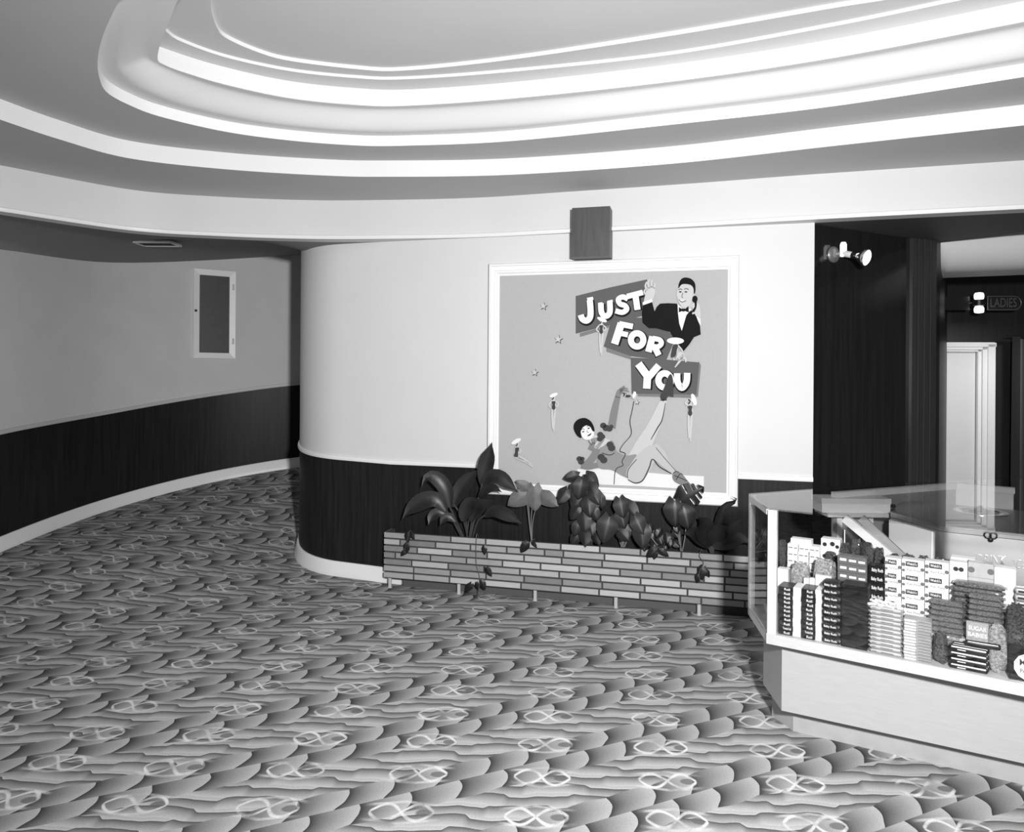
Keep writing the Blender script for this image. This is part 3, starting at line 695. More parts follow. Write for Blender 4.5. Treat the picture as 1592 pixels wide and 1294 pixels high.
pbuild(mb, 'hand', G['g'], dn)
mb = stroke(MB(), [(768, 1034), (800, 968), (836, 900), (866, 840), (888, 780), (902, 742)], (88, 80, 62, 56, 40, 28), 5.4)
pbuild(mb, 'raised_leg', G['l'], dn)
mb = flat(MB(), [(884, 722), (900, 690), (918, 640), (934, 622), (944, 650), (946, 712), (944, 732), (922, 728), (912, 744), (896, 752), (886, 742)], 6.8, curve=True)
stroke(mb, [(884, 748), (900, 744), (914, 748)], 5, 6.8)
pbuild(mb, 'raised_shoe', G['d'], dn)
mb = stroke(MB(), [(764, 1106), (800, 1050), (836, 1000), (858, 976)], (92, 94, 72, 40), 7.2)
flat(mb, ell(764, 1098, 44, 46, 24), 7.5)
stroke(mb, [(848, 966), (878, 1010), (908, 1050), (952, 1094)], (44, 64, 44, 24), 7.0)
pbuild(mb, 'bent_leg', G['s'], dn)
mb = flat(MB(), [(944, 1100), (962, 1088), (988, 1102), (1012, 1130), (1040, 1166), (1022, 1172), (992, 1156), (956, 1140), (942, 1120)], 8.2, curve=True)
pbuild(mb, 'shoe', G['g'], dn)
mb = MB(); stroke(mb, [(944, 1098), (958, 1088), (974, 1094)], 3, 9); stroke(mb, [(958, 1130), (978, 1100), (990, 1104)], 3, 9); stroke(mb, [(950, 1108), (980, 1120), (1010, 1134)], 3, 9)
pbuild(mb, 'shoe_ribbons', G['k'], dn)
mb = stroke(MB(), [(757, 752), (748, 800), (738, 850), (744, 910), (706, 958), (690, 990), (716, 1004), (700, 1040), (704, 1060), (670, 1080), (662, 1150)], 3, 9.4)
stroke(mb, [(604, 1000), (640, 1010), (664, 1000)], 3, 9.4); pbuild(mb, 'telephone_cord', G['k'])
# little showgirl cut-outs and stars
def girl(sc_, ox, oy, parts, hat, suit):
    T = lambda pts: [(ox+a*sc_, oy+b*sc_) for a, b in pts]
    mb = MB()
    for pts, w in parts: stroke(mb, T(pts), [q*sc_ for q in w], 10.4)
    o = pbuild(mb, 'showgirl_cutout', G['l'])
    pbuild(flat(MB(), T(hat), 12, curve=True), 'hat', G['w'], o)
    pbuild(flat(MB(), T(suit), 11.4, curve=True), 'costume', G['d'], o)
    mb = MB(); stroke(mb, T([(-7, -17), (0, -8), (-6, 2)]), 5*sc_, 11.2); pbuild(mb, 'hair', G['k'], o)
stand = [([(0, -18), (1, 4)], (14, 13)), ([(0, 4), (2, 40)], (20, 22)), ([(-3, 42), (-6, 90), (-5, 150)], (16, 12, 5)), ([(5, 42), (4, 92), (0, 165)], (15, 11, 4)), ([(-8, 10), (-24, 30), (-10, 46)], (8, 7, 6)), ([(8, 10), (24, 24), (14, 40)], (8, 7, 6))]
hat_ = ell(2, -24, 24, 8, 14, .25); suit_ = [(-9, 12), (9, 12), (7, 28), (9, 46), (0, 54), (-9, 46), (-7, 28)]
girl(.95, 600, 378, stand, ell(4, -18, 26, 10, 14, .4), suit_)
girl(.95, 372, 742, stand, ell(0, -20, 22, 9, 14, -.4), suit_)
girl(1.12, 1026, 762, [(p, w) for p, w in stand[:4]]+[([(-8, 10), (-20, 0), (-10, -16)], (8, 7, 5)), ([(8, 10), (26, 0), (18, -24)], (8, 7, 5))], ell(16, -16, 10, 26, 14, -.3), suit_)
sit = [([(0, -18), (1, 4)], (14, 13)), ([(0, 4), (-4, 40), (-12, 62)], (18, 20, 24)), ([(-14, 62), (20, 44), (30, 50)], (22, 16, 12)), ([(30, 48), (14, 74), (-4, 98)], (13, 9, 4)), ([(10, 66), (34, 60), (40, 78)], (14, 10, 4)), ([(6, 8), (22, 26), (30, 42)], (7, 6, 5))]
girl(1.2, 958, 472, sit, ell(-2, -8, 34, 13, 16, .02), [(-9, 8), (8, 8), (4, 30), (-2, 52), (-20, 58), (-16, 30)])
recl = [([(0, -14), (0, 4)], (14, 12)), ([(0, 4), (-8, 34), (-6, 52)], (18, 18, 22)), ([(-8, 52), (30, 66), (66, 92)], (20, 13, 5)), ([(0, 58), (36, 76), (76, 104)], (16, 11, 4)), ([(6, 10), (18, 26), (4, 36)], (7, 6, 5))]
girl(.98, 198, 966, recl, ell(-6, -22, 26, 10, 14, -.5), [(-9, 10), (9, 10), (4, 30), (2, 54), (-16, 50), (-12, 30)])
lie = [([(0, 0), (50, 6)], (14, 18)), ([(44, 4), (62, -14), (54, -26)], (10, 7, 5)), ([(40, 8), (62, 18), (66, 4)], (10, 7, 4))]
girl(.8, 712, 726, lie, ell(58, -6, 10, 20, 12, .3), [(8, -5), (34, -4), (36, 8), (8, 8)])
for sx, sy, r_ in ((323, 296, 17), (394, 455, 19), (281, 614, 16), (771, 757, 11)):
    S_ = lambda q, d=0: [(sx+d+q*(1 if k % 2 == 0 else .42)*math.sin(PI*k/5+.1), sy+d-q*(1 if k % 2 == 0 else .42)*math.cos(PI*k/5+.1)) for k in range(10)]
    o = pbuild(flat(MB(), S_(r_*1.25, 2), 1.2), 'star_cutout', G['d']); pbuild(flat(MB(), S_(r_), 2.2), 'star_face', G['l'], o)
# ================================================================= BRICK PLANTER
pd = Vector((.9677, -.2522, 0)); po = Vector((0, 4.756, 0))
def plw(s, t, z): return po+pd*s-WN*t+Vector((0, 0, z))     # t>0 : towards the wall
def ppx(x, y, t=0): return on_plane(x, y, po-WN*t, WN)
def pss(P): return (Vector(P)-po).dot(pd)
pa_, pb_ = pss(ppx(597, 860)), pss(ppx(1160, 900))+.25
ztop = (ppx(598, 828).z+ppx(1153, 863).z)/2; zbot = (ppx(598, 900).z+ppx(1153, 945).z)/2
PT = .125
plan = thing('brick_planter', plw((pa_+pb_)/2, PT/2, 0), 'long low planter box of thin roman bricks on short metal legs below the picture', 'planter')
def nb(mb, name, m_, par, smooth=False):
    o = mb.build(name, m_, None, smooth); o.parent = par; q = par; off = Vector((0, 0, 0))
    o.location = -Vector(par.location) if par.type == 'EMPTY' else (0, 0, 0); return o
def plbox(mb, s0, s1, t0, t1, z0, z1): return mb.prism([plw(s0, t0, z0), plw(s1, t0, z0), plw(s1, t1, z0), plw(s0, t1, z0)], [plw(s0, t0, z1), plw(s1, t0, z1), plw(s1, t1, z1), plw(s0, t1, z1)])
core = MB(); plbox(core, pa_+.006, pb_, .006, .03, zbot, ztop-.004); plbox(core, pa_+.006, pa_+.03, .03, PT, zbot, ztop-.004); plbox(core, pa_+.006, pb_, .03, PT, zbot, zbot+.03); plbox(core, pb_-.03, pb_, .03, PT, zbot, ztop-.01)
nb(core, 'mortar_core', MORTAR, plan)
bk2 = MB(); nrow = 7; rh = (ztop-zbot)/nrow; rng = random.Random(3)
for r_ in range(nrow):
    s_ = pa_; first = True; z0_ = zbot+r_*rh+.007; z1_ = zbot+(r_+1)*rh-.005
    while s_ < pb_-.02:
        L_ = .262+rng.uniform(-.012, .012)
        if first: L_ = [.085, .225, .12][(r_) % 3] if r_ % 2 else [.225, .25, .21][r_ % 3]
        if rng.random() < .07: L_ *= .5
        e_ = min(s_+L_, pb_); j_ = rng.uniform(-.0015, .0015)
        plbox(bk2, s_+(0 if first else .006), e_-.006, j_, .022, z0_, z1_)
        s_ = e_; first = False
    plbox(bk2, pa_-.001, pa_+.02, .024, PT, z0_, z1_)
nb(bk2, 'brickwork', BRICK, plan)
so_ = MB(); plbox(so_, pa_+.03, pb_-.03, .03, PT, zbot+.03, ztop-.035); nb(so_, 'soil', mat('dark_soil', .02, .95, var=.012, scale=60), plan)
LEGM = mat('polished_leg', .62, .25, metal=.25)
for x_ in (604.5, 712, 831, 957, 1087):
    c_ = ppx(x_, 920); s_ = pss(c_)
    o = nb(MB().lathe([(.016, 0), (.016, .004), (.013, .006), (.013, zbot)], plw(s_, .018, 0), (0, 0, 1), 12), 'leg', LEGM, plan, True)
pk = MB(); plbox(pk, pss(ppx(626, 912, .07)), pb_-.05, .075, PT, 0, zbot); nb(pk, 'plinth', mat('dark_plinth', .09, .6), plan)
# ================================================================= PLANTS
LEAF = mat('dark_glossy_leaf', .010, .42, var=.008, scale=14); LEAFM = mat('mid_green_leaf', .018, .48, var=.012, scale=14)
LEAFL = mat('pale_veined_leaf', .13, .55, var=.05, scale=30); STEM = mat('plant_stem', .06, .5); STEML = mat('pale_stem', .16, .5)
def lz(zx, zy, t): return ppx(580+zx/2.653, 680+zy/2.653, t)       # planter-zoom pixel at depth t behind the front
def blade(mb, pts, w, t0, t1, fold=.25, n=12):
    """strap leaf along zoom points; w = half-width (m) profile peak"""
    P = [lz(a, b, t0+(t1-t0)*k/(len(pts)-1)) for k, (a, b) in enumerate(pts)]
    C_ = resample(catmull(P, 6), n); rows = []
    for i, p in enumerate(C_):
        u_ = i/(n-1); d = (C_[min(i+1, n-1)]-C_[max(i-1, 0)]).normalized()
        sd = d.cross(Vector((0, -1, 0)).lerp(Vector((0, -.6, .8)), .35)); sd.normalize(); nn2 = sd.cross(d).normalized()
        ww = w*max(.012, math.sin(PI*min(1, u_*.92+.06))**.8*(1 if u_ < .65 else (1-((u_-.65)/.35)**2)))
        rows.append([p-sd*ww+nn2*ww*fold, p-sd*ww*.5+nn2*ww*fold*.4, p, p+sd*ww*.5+nn2*ww*fold*.4, p+sd*ww+nn2*ww*fold])
    return mb.grid(rows)
def heart(mb, c, L_, yaw, tilt, droop=.25, cuts=0, roll=0, wid=.42):
    """heart shaped leaf; tip direction in the wall plane given by yaw (0 = down, +90 = right)"""
    c = Vector(c); tip = Vector((math.sin(yaw)*pd.x, math.sin(yaw)*pd.y, -math.cos(yaw))); tip = (tip*math.cos(tilt)+WN*math.sin(tilt)).normalized()
    sd = tip.cross(WN).normalized(); sd = (sd*math.cos(roll)+WN*math.sin(roll)).normalized(); nn2 = sd.cross(tip).normalized()
    rows = []; N = 13
    for i in range(N):
        u_ = i/(N-1); hw = wid*L_*((u_+.16)/.40 if u_ < .24 else math.cos((u_-.24)/.76*PI/2)**.8)*(1 if u_ >= .24 else 1)
        hw = max(hw, .002*L_); row = []
        for k in (-1, -.6, -.2, 0, .2, .6, 1):
            back_ = -.20*L_*max(0, (.24-u_)/.24)*abs(k)
            y_ = u_*L_+back_*1.0
            q = c+tip*y_+sd*hw*k+nn2*(-.16*L_*abs(k)**1.3*.6-droop*L_*u_*u_+.05*L_*math.sin(u_*9)*abs(k)*.4)
            row.append(q)
        rows.append(row)
    if not cuts: return mb.grid(rows)
    n = 7; vs = [p for r_ in rows for p in r_]; fs = []
    for a in range(N-1):
        for b in range(n-1):
            if a in cuts and b in (0, 1, 4, 5): continue
            fs.append((a*n+b, a*n+b+1, (a+1)*n+b+1, (a+1)*n+b))
    return mb.add(vs, fs)
def plant(name, loc, label, fol, stm, m_, sm, group=None, cat='plant'):
    t = thing(name, loc, label, cat, group); nb(fol, 'foliage', m_, t, True); nb(stm, 'stem', sm, t, True); return t
soilz = ztop-.035
# broad strap-leaved plant
fol, stm = MB(), MB()
def lane(base, leaf, w, t0, t1, base_t=.07):
    pb0 = lz(base[0][0], base[0][1]+14, base_t); P = [lz(a, b, base_t+(t0-base_t)*k/(len(base)-1)) for k, (a, b) in enumerate(base)]; P[0] = pb0; P[0].z = min(P[0].z, soilz-.004)
    stm.tube(catmull(P, 5), .006, 6); blade(fol, leaf, w, t0, t1)
lane([(385, 408), (398, 330), (440, 235), (452, 190)], [(452, 200), (462, 130), (478, 70), (491, 20)], .055, .0, -.02)
lane([(378, 408), (345, 350), (318, 290)], [(318, 290), (300, 215), (262, 170), (222, 165), (200, 205)], .052, .0, -.05)
lane([(370, 408), (330, 345), (300, 300)], [(300, 305), (262, 258), (205, 265), (150, 300), (120, 338)], .060, -.03, -.10)
lane([(392, 408), (372, 340), (335, 280)], [(330, 288), (352, 230), (390, 180), (440, 130)], .055, .02, .04)
lane([(398, 408), (420, 300), (452, 190)], [(448, 200), (478, 165), (520, 165), (560, 195), (600, 226)], .050, -.01, -.04)
lane([(400, 408), (425, 310), (438, 250)], [(436, 250), (462, 220), (495, 208), (532, 228)], .032, .0, -.04)
lane([(408, 408), (430, 350), (462, 322)], [(460, 325), (505, 305), (560, 325), (616, 358)], .045, -.04, -.08)
lane([(372, 408), (335, 350), (300, 318)], [(302, 322), (272, 310), (242, 330), (228, 362)], .036, -.03, -.07)
lane([(388, 408), (384, 350), (380, 320)], [(372, 348), (380, 310), (405, 270), (440, 255)], .052, -.02, -.03)
lane([(395, 408), (405, 360), (412, 330)], [(404, 350), (416, 310), (445, 280), (500, 260)], .040, .01, -.01)
lane([(368, 408), (352, 370), (340, 345)], [(340, 350), (318, 330), (295, 335), (275, 365)], .030, -.02, -.05)
plant('strap_leaf_plant', lz(388, 412, .07), 'tall plant with broad dark strap leaves at the left part of the brick planter', fol, stm, LEAF, STEM)
# pale heart-leaved plant
fol, stm = MB(), MB(); b0 = lz(655, 430, .06); b0.z = soilz-.004
for (a, b, L_, yaw, ti, ro) in ((632, 236, .15, -.95, .25, .2), (664, 205, .165, .02, .15, 0), (690, 236, .14, 1.0, .3, -.2), (640, 215, .10, -2.2, .5, 0)):
    c_ = lz(a, b, .02); heart(fol, c_, L_, yaw, ti, .2, 0, ro); stm.tube(catmull([b0, lz(648+(a-650)*.3, 340, .05), c_], 6), .0035, 5)
plant('heart_leaf_plant', b0, 'smaller plant with pale heart shaped leaves beside the strap leaved plant', fol, stm, LEAFL, STEML)
# climbing plant on a mossy post
fol, stm = MB(), MB(); b0 = lz(880, 450, .07); b0.z = soilz-.004; stm.tube([b0, lz(872, 160, .06)], .018, 8); rg = random.Random(5)
for (a, b, L_, yaw) in ((848, 158, .10, -1.3), (880, 152, .11, .9), (862, 175, .13, -.1), (890, 180, .12, .35), (845, 195, .12, -.5), (875, 205, .14, .1), (900, 215, .11, .6), (800, 215, .11, -.6), (812, 222, .09, .2), (925, 232, .11, .25), (910, 225, .12, .1), (855, 235, .13, -.3), (885, 245, .13, .2), (870, 275, .12, -.1), (845, 290, .10, -.6), (900, 290, .10, .5), (868, 315, .12, .1), (890, 345, .10, .3), (850, 350, .10, -.3), (872, 380, .11, 0), (905, 395, .09, .5), (845, 400, .09, -.5), (880, 415, .09, .1)):
    heart(fol, lz(a, b, .02+rg.uniform(-.02, .02)), L_, yaw, rg.uniform(.1, .5), .25, 0, rg.uniform(-.3, .3)); stm.tube([lz(868, b+12, .06), lz(a, b, .02)], .003, 5)
plant('climbing_vine_plant', b0, 'dark climbing plant covering an upright post below the middle of the picture', fol, stm, LEAFM, STEM)
# dark heart-leaved group right of the post
fol, stm = MB(), MB(); b0 = lz(1030, 450, .07); b0.z = soilz-.004
for (a, b, L_, yaw, t_) in ((1018, 252, .13, .25, .0), (1035, 270, .14, .7, .02), (975, 330, .17, -.2, -.02), (1020, 300, .12, .3, .0), (1080, 325, .13, .5, -.02), (1010, 380, .10, .8, .0), (1050, 360, .12, -.4, .02), (1105, 362, .15, .1, -.02), (1000, 355, .10, -.8, .03)):
    c_ = lz(a, b, t_); heart(fol, c_, L_, yaw, .3, .2, 0, rg.uniform(-.25, .25)); stm.tube(catmull([b0, lz((a+1030)/2, 390, .05), c_], 5), .0035, 5)
stm.tube([lz(1112, 365, -.01), lz(1172, 446, -.004)], .004, 5)
plant('heart_leaf_plant', b0, 'dark heart leaved plant right of the climbing plant, one pale bare stalk leaning right', fol, stm, LEAFM, STEML)
fol, stm = MB(), MB(); b0 = lz(1190, 460, .07); b0.z = soilz-.004
for k in range(26):
    a, b = 1190+rg.uniform(-75, 70), 425+rg.uniform(-75, 15); c_ = lz(a, b, rg.uniform(0, .09)); heart(fol, c_, .06, rg.uniform(-1, 1), .4, .2, 0, rg.uniform(-.4, .4)); stm.tube([b0, c_], .002, 4)
plant('bushy_plant', b0, 'low bushy dark plant below the split leaf in the planter', fol, stm, LEAF, STEM)
# split-leaf plant
fol, stm = MB(), MB(); b0 = lz(1272, 465, .07); b0.z = soilz-.004
c_ = lz(1268, 262, .02); heart(fol, c_, .17, 2.15, .15, .1, (4, 7, 9), 0, .5); stm.tube(catmull([b0, lz(1262, 360, .05), c_], 6), .005, 6)
for a, b, L_, yaw in ((1245, 262, .17, .05), (1280, 285, .15, .25)):
    c_ = lz(a, b, .01); heart(fol, c_, L_, yaw, .2, .15, 0, .1, .45); stm.tube(catmull([b0, lz(a+10, 380, .05), c_], 6), .0045, 6)
plant('split_leaf_plant', b0, 'split leaf plant whose slotted top leaf shows against the white frame', fol, stm, LEAF, STEML)
# big dark-leaved plant at the right end
fol, stm = MB(), MB(); b0 = lz(1400, 475, .07); b0.z = soilz-.004
for pts, w in (([(1395, 450), (1440, 400), (1490, 360), (1540, 330)], .05), ([(1392, 450), (1370, 390), (1360, 350), (1340, 330)], .07), ([(1398, 450), (1410, 410), (1440, 380), (1470, 370)], .05), ([(1385, 455), (1345, 410), (1310, 395), (1280, 400)], .05), ([(1400, 450), (1440, 300), (1500, 262), (1478, 244)], .025), ([(1405, 455), (1470, 430), (1520, 420), (1560, 440)], .05)):
    blade(fol, pts, w, .05, -.02); stm.tube([b0, lz(pts[0][0], pts[0][1], .05)], .006, 5)
plant('broad_leaf_plant', b0, 'dark broad leaved plant at the counter end of the brick planter', fol, stm, LEAF, STEM)
# trailing shoots over the brick edge
def trail(pts, leaves, label):
    fol, stm = MB(), MB(); P = [lz(a, b, t) for a, b, t in pts]; P[0].z = min(P[0].z, soilz-.003); stm.tube(catmull(P, 6), .0028, 5)
    for a, b, L_, yaw in leaves: heart(fol, lz(a, b, -.012), L_, yaw, .2, .3, 0, rg.uniform(-.3, .3), .36)
    return plant('trailing_vine', P[0], label, fol, stm, LEAF, STEM, cat='vine')
trail([(165, 420, .06), (160, 388, .02), (148, 392, -.012), (140, 430, -.012), (125, 480, -.012)], [(140, 396, .07, .0), (150, 396, .055, .6), (140, 440, .08, -.3), (130, 470, .05, -.8)], 'trailing vine shoot hanging at the outer corner of the brick planter')
trail([(440, 430, .06), (432, 402, .02), (426, 410, -.012), (425, 520, -.012), (440, 590, -.012), (425, 680, -.02)], [(458, 450, .06, 0), (466, 538, .07, .5), (445, 590, .07, .4), (405, 606, .07, -.6), (425, 600, .05, .3)], 'longest trailing vine shoot, reaching down to the carpet below the bricks')
trail([(660, 440, .06), (668, 420, .02), (650, 432, -.012), (625, 445, -.012)], [(636, 436, .085, -.5), (655, 432, .05, .6)], 'short trailing vine shoot over the bricks below the pale heart leaved plant')
trail([(1190, 470, .06), (1188, 450, .02), (1172, 460, -.012), (1150, 480, -.012)], [(1172, 462, .09, -.9), (1180, 464, .07, .9), (1165, 468, .06, -.2)], 'trailing vine shoot over the bricks below the bushy plant')
trail([(1362, 490, .06), (1358, 462, .02), (1345, 490, -.012), (1362, 520, -.012), (1345, 560, -.012), (1350, 600, -.012)], [(1360, 535, .085, -.4), (1372, 548, .05, .5), (1342, 565, .06, -.2), (1352, 545, .07, .0)], 'trailing vine shoot with dark leaves nearest the glass counter')
# ================================================================= GLASS DISPLAY COUNTER
A = at_h(1194, 790.5, .97)
FD = Vector((.836, -.549, 0)).normalized(); FNN = Vector((-FD.y, FD.x, 0))
CO = Vector((A.x, A.y, 0))
def cl(s, t, z): return CO+FD*s+FNN*t+Vector((0, 0, z))
def cpx(x, y, t=0): return on_plane(x, y, CO+FNN*t, FNN)
def cs(P): return (Vector(P)-CO).dot(FD)
def ct(P): return (Vector(P)-CO).dot(FNN)
B0 = at_h(1164, 767.5, .97); C0 = at_h(1450, 747, .97); D0 = at_h(1592, 745.5, .97)
bS, bT = cs(B0), ct(B0); cS, cT = cs(C0), ct(C0); dS, dT = cs(D0), ct(D0)
SE = 1.32
outl = [(0, 0), (SE, 0), (SE, dT+.02), (dS, dT), (cS, cT), (bS, bT)]
zr0 = (cpx(1190, 1004.5).z+cpx(1592, 1079).z)/2; zr1 = (cpx(1196, 990).z+cpx(1592, 1057.6).z)/2
ZT = .97; DECK = zr1-.006
cnt = thing('display_counter', cl(.5, .4, 0), 'glass topped candy counter with pale wooden base at the right foreground', 'counter')
def cb(mb, name, m_, smooth=False, par=cnt):
    o = mb.build(name, m_, None, smooth); o.parent = par; o.location = -Vector(par.location) if par.type == 'EMPTY' else (0, 0, 0); return o
def cbox(mb, s0, s1, t0, t1, z0, z1):
    return mb.prism([cl(s0, t0, z0), cl(s1, t0, z0), cl(s1, t1, z0), cl(s0, t1, z0)], [cl(s0, t0, z1), cl(s1, t0, z1), cl(s1, t1, z1), cl(s0, t1, z1)])
def cpoly(mb, pts, z0, z1): return mb.prism([cl(a, b, z0) for a, b in pts], [cl(a, b, z1) for a, b in pts])
def inset(pts, d):
    out = []; n = len(pts)
    for i in range(n):
        a, b, c_ = Vector(pts[i-1]), Vector(pts[i]), Vector(pts[(i+1) % n]); e1 = (b-a).normalized(); e2 = (c_-b).normalized()
        n1, n2 = Vector((-e1.y, e1.x)), Vector((-e2.y, e2.x)); q = (n1+n2); q = q/max(.2, q.dot(n1)); out.append(tuple(b+q*d))
    return out
cb(cpoly(MB(), outl, ZT-.006, ZT), 'glass_top', GLASS)
# base: body with toe kick
bodyA = at_h(1215, 1105, .125); bodyB = at_h(1592, 1187.5, .125); pA, pB = at_h(1233, 1137, 0), at_h(1592, 1220.7, 0)
def ext(p, q, s_): 
    d = (q-p); return p+d*s_
def lowpoly(p, q, z0, z1, name, m_, ins):
    e_ = ext(p, q, 1.65); bk_ = [cl(SE, dT-.1, 0), cl(dS, dT-ins, 0), cl(cS+.02, cT-ins, 0), cl(bS+.02+ins*.7, bT-ins*.3, 0)]
    P = [Vector((p.x, p.y, 0)), Vector((e_.x, e_.y, 0))]+bk_
    return cb(MB().prism([v+Vector((0, 0, z0)) for v in P], [v+Vector((0, 0, z1)) for v in P]), name, m_)
lowpoly(bodyA, bodyB, .125, zr0-.004, 'base_body', BLOND, .08)
lowpoly(pA, pB, 0, .125, 'toe_kick', mat('scuffed_plinth', .36, .5, var=.07, scale=14), .14)
cb(cpoly(MB(), inset(outl, .012), zr0-.004, zr0+.004), 'shadow_gap', BLACK)
cb(cpoly(MB(), inset(outl, .004), zr0+.004, DECK), 'deck', PALE)
fw_ = .024
fm = MB(); cbox(fm, -.002, SE, -.004, .018, zr0+.002, zr1)
cb(fm, 'front_rail', mat('rail_wood', .46, .35, var=.05, scale=6, stretch=(3, 3, 20)))
fm = MB(); cbox(fm, 0, .034, 0, .026, zr1, ZT-.006); cb(fm, 'corner_post', PALE)
ed = Vector((bS, bT, 0)); el = ed.length; eu = Vector((bS/el, bT/el))
def ebox(mb, a, b, w, z0, z1):       # along the left end, w towards the inside
    q = Vector((eu.y, -eu.x)); P = [(eu*a), (eu*b), (eu*b+q*w), (eu*a+q*w)]
    return cpoly(mb, [tuple(p) for p in P], z0, z1)
fm = MB(); ebox(fm, el-.028, el, .024, zr0, ZT-.006); cb(fm, 'corner_post', PALE)
fm = MB(); ebox(fm, .0, el, .02, zr0, zr0+.034); cb(fm, 'end_rail', PALE)
fm = MB(); ebox(fm, .026, el-.026, .016, ZT-.030, ZT-.006); cb(fm, 'top_rail', PALE)
gm = MB(); cbox(gm, .034, SE-.02, .008, .013, zr1, ZT-.008); cb(gm, 'front_pane', GLASS)
gm = MB(); ebox(gm, .026, el-.028, .008, zr0+.034, ZT-.030); cb(gm, 'end_pane', GLASS)
# back: half-height wooden side, rim under the glass, pale panels
bq = Vector((cS-bS, cT-bT)); bl_ = bq.length; bu = bq/bl_; bw = Vector((bu.y, -bu.x))
def bbox(mb, a, b, w0, w1, z0, z1):
    P = [Vector((bS, bT))+bu*a+bw*w0, Vector((bS, bT))+bu*b+bw*w0, Vector((bS, bT))+bu*b+bw*w1, Vector((bS, bT))+bu*a+bw*w1]
    return cpoly(mb, [tuple(p) for p in P], z0, z1)
rimA = at_h(1300, 769.5, .945); rimB = at_h(1488, 754.5, .945); rimC = at_h(1578, 762, .945)
def vbox(mb, p, q, w, z0, z1):
    d = (q-p); d = Vector((d.x, d.y, 0)).normalized(); n_ = Vector((-d.y, d.x, 0))*w
    P = [Vector((p.x, p.y, 0)), Vector((q.x, q.y, 0)), Vector((q.x, q.y, 0))+n_, Vector((p.x, p.y, 0))+n_]
    return mb.prism([v+Vector((0, 0, z0)) for v in P], [v+Vector((0, 0, z1)) for v in P])
fm = MB(); vbox(fm, rimA, rimB, .03, .925, .955); vbox(fm, rimB, rimC, .03, .925, .955); cb(fm, 'back_rim', mat('pale_rim', .80, .4))
fm = MB(); vbox(fm, rimA+Vector((0, .01, 0)), rimB+Vector((0, .01, 0)), .014, DECK, .925); cb(fm, 'back_panel', mat('grey_back_panel', .26, .5))
fm = MB(); vbox(fm, rimB+Vector((0, .01, 0)), rimC+Vector((0, .01, 0)), .014, DECK, .925); cb(fm, 'back_panel', mat('white_back_panel', .75, .5))
fm = MB(); bbox(fm, .03, bl_*.9, .0, .012, DECK, .70); cb(fm, 'rear_kick_panel', DARK)
# slanting timber brace behind the candy
def brace(p0, p1, w, th, name, m_):
    d = (p1-p0).normalized(); sd = d.cross(FNN).normalized()*w/2; tt = FNN*th
    return cb(MB().prism([p0-sd, p0+sd, p0+sd+tt, p0-sd+tt], [p1-sd, p1+sd, p1+sd+tt, p1-sd+tt]), name, m_)
brace(cpx(1312, 806, .34), cpx(1392, 872, .34), .034, .03, 'brace', PALE)
brace(cpx(1338, 806, .39), cpx(1408, 872, .39), .034, .02, 'brace', mat('grey_brace', .25, .5))
# stepped display risers the rear goods stand on
T1, T2 = .585, .665
rs = MB()
def cquad(mb, s0, s1, t0, t1, z0, z1): return cbox(mb, s0, s1, t0, t1, z0, z1)
cquad(rs, .03, SE-.03, .145, .255, DECK, T1); cquad(rs, .0, SE-.03, .255, .345, DECK, T2)
cb(rs, 'display_step', mat('step_board', .10, .6))
# ---- steel drinks cooler behind the candy
KT = .52
ks = cs(cpx(1462, 840, KT)); Lp = cpx(1384, 840, KT+.22); ls, lt = cs(Lp), ct(Lp)
if lt < KT: lt = KT+.2
ZC = .885
cool = thing('drinks_cooler', cl(ks+.3, KT+.25, DECK), 'polished steel drinks cooler embossed DRINK Coca-Cola inside the counter behind the candy', 'cooler')
def kb(mb, name, m_, smooth=False): return cb(mb, name, m_, smooth, cool)
rc = .035
dl_ = Vector((ls-ks, lt-KT)).normalized()
fil = catmull([Vector((ks+dl_.x*.05, KT+dl_.y*.05, 0)), Vector((ks+dl_.x*.02+.003, KT+dl_.y*.02-.001, 0)), Vector((ks+.015, KT+.002, 0)), Vector((ks+.05, KT, 0))], 4)
cpl = [(ls, lt)]+[(p.x, p.y) for p in fil]+[(SE-.06, KT), (SE-.06, KT+.62), (ls+.02, KT+.62)]
kb(cpoly(MB(), cpl, DECK, ZC-.03), 'cabinet', STEEL, True)
lo_ = Vector((dl_.y, -dl_.x)); lo_ = lo_ if lo_.y < 0 else -lo_
q_a, q_b = Vector((ls, lt)), Vector((ks, KT))+dl_*.04
kb(cpoly(MB(), [tuple(q_a+lo_*.001), tuple(q_b+lo_*.001), tuple(q_b+lo_*.007), tuple(q_a+lo_*.007)], DECK+.02, ZC-.04), 'side_panel', mat('white_enamel', .8, .4))
lid = [(a, b) for a, b in cpl]
LIDM = mat('satin_steel_lid', .55, .32, metal=1, var=.05, scale=5)
kb(cpoly(MB(), lid, ZC-.028, ZC-.004), 'lid', LIDM, True)
wp = at_h(1524, 795, ZC); wsx, wt = cs(wp), ct(wp)
kb(MB().lathe([(.11, -.002), (.11, .003), (.085, .004), (.065, -.002), (.055, -.012)], cl(wsx, wt, ZC-.004), (0, 0, 1), 24), 'filler_dish', CHROME, True)
kb(MB().lathe([(.045, 0), (.045, .006), (.02, .012), (.006, .03)], cl(wsx, wt, ZC-.004), (0, 0, 1), 16), 'filler_cap', BLACK, True)
hp = cpx(1540, 832, KT)
hz = hp.z
for dx in (-.010, .010):
    c_ = Vector((hp.x, hp.y, hz))-FNN*.012+FD*dx
    kb(MB().tube([c_+FD*.012*math.cos(t)+Vector((0, 0, .012*math.sin(t))) for t in [2*PI*k/14 for k in range(15)]], .0028, 6), 'ring_pull', BRASSK, True)
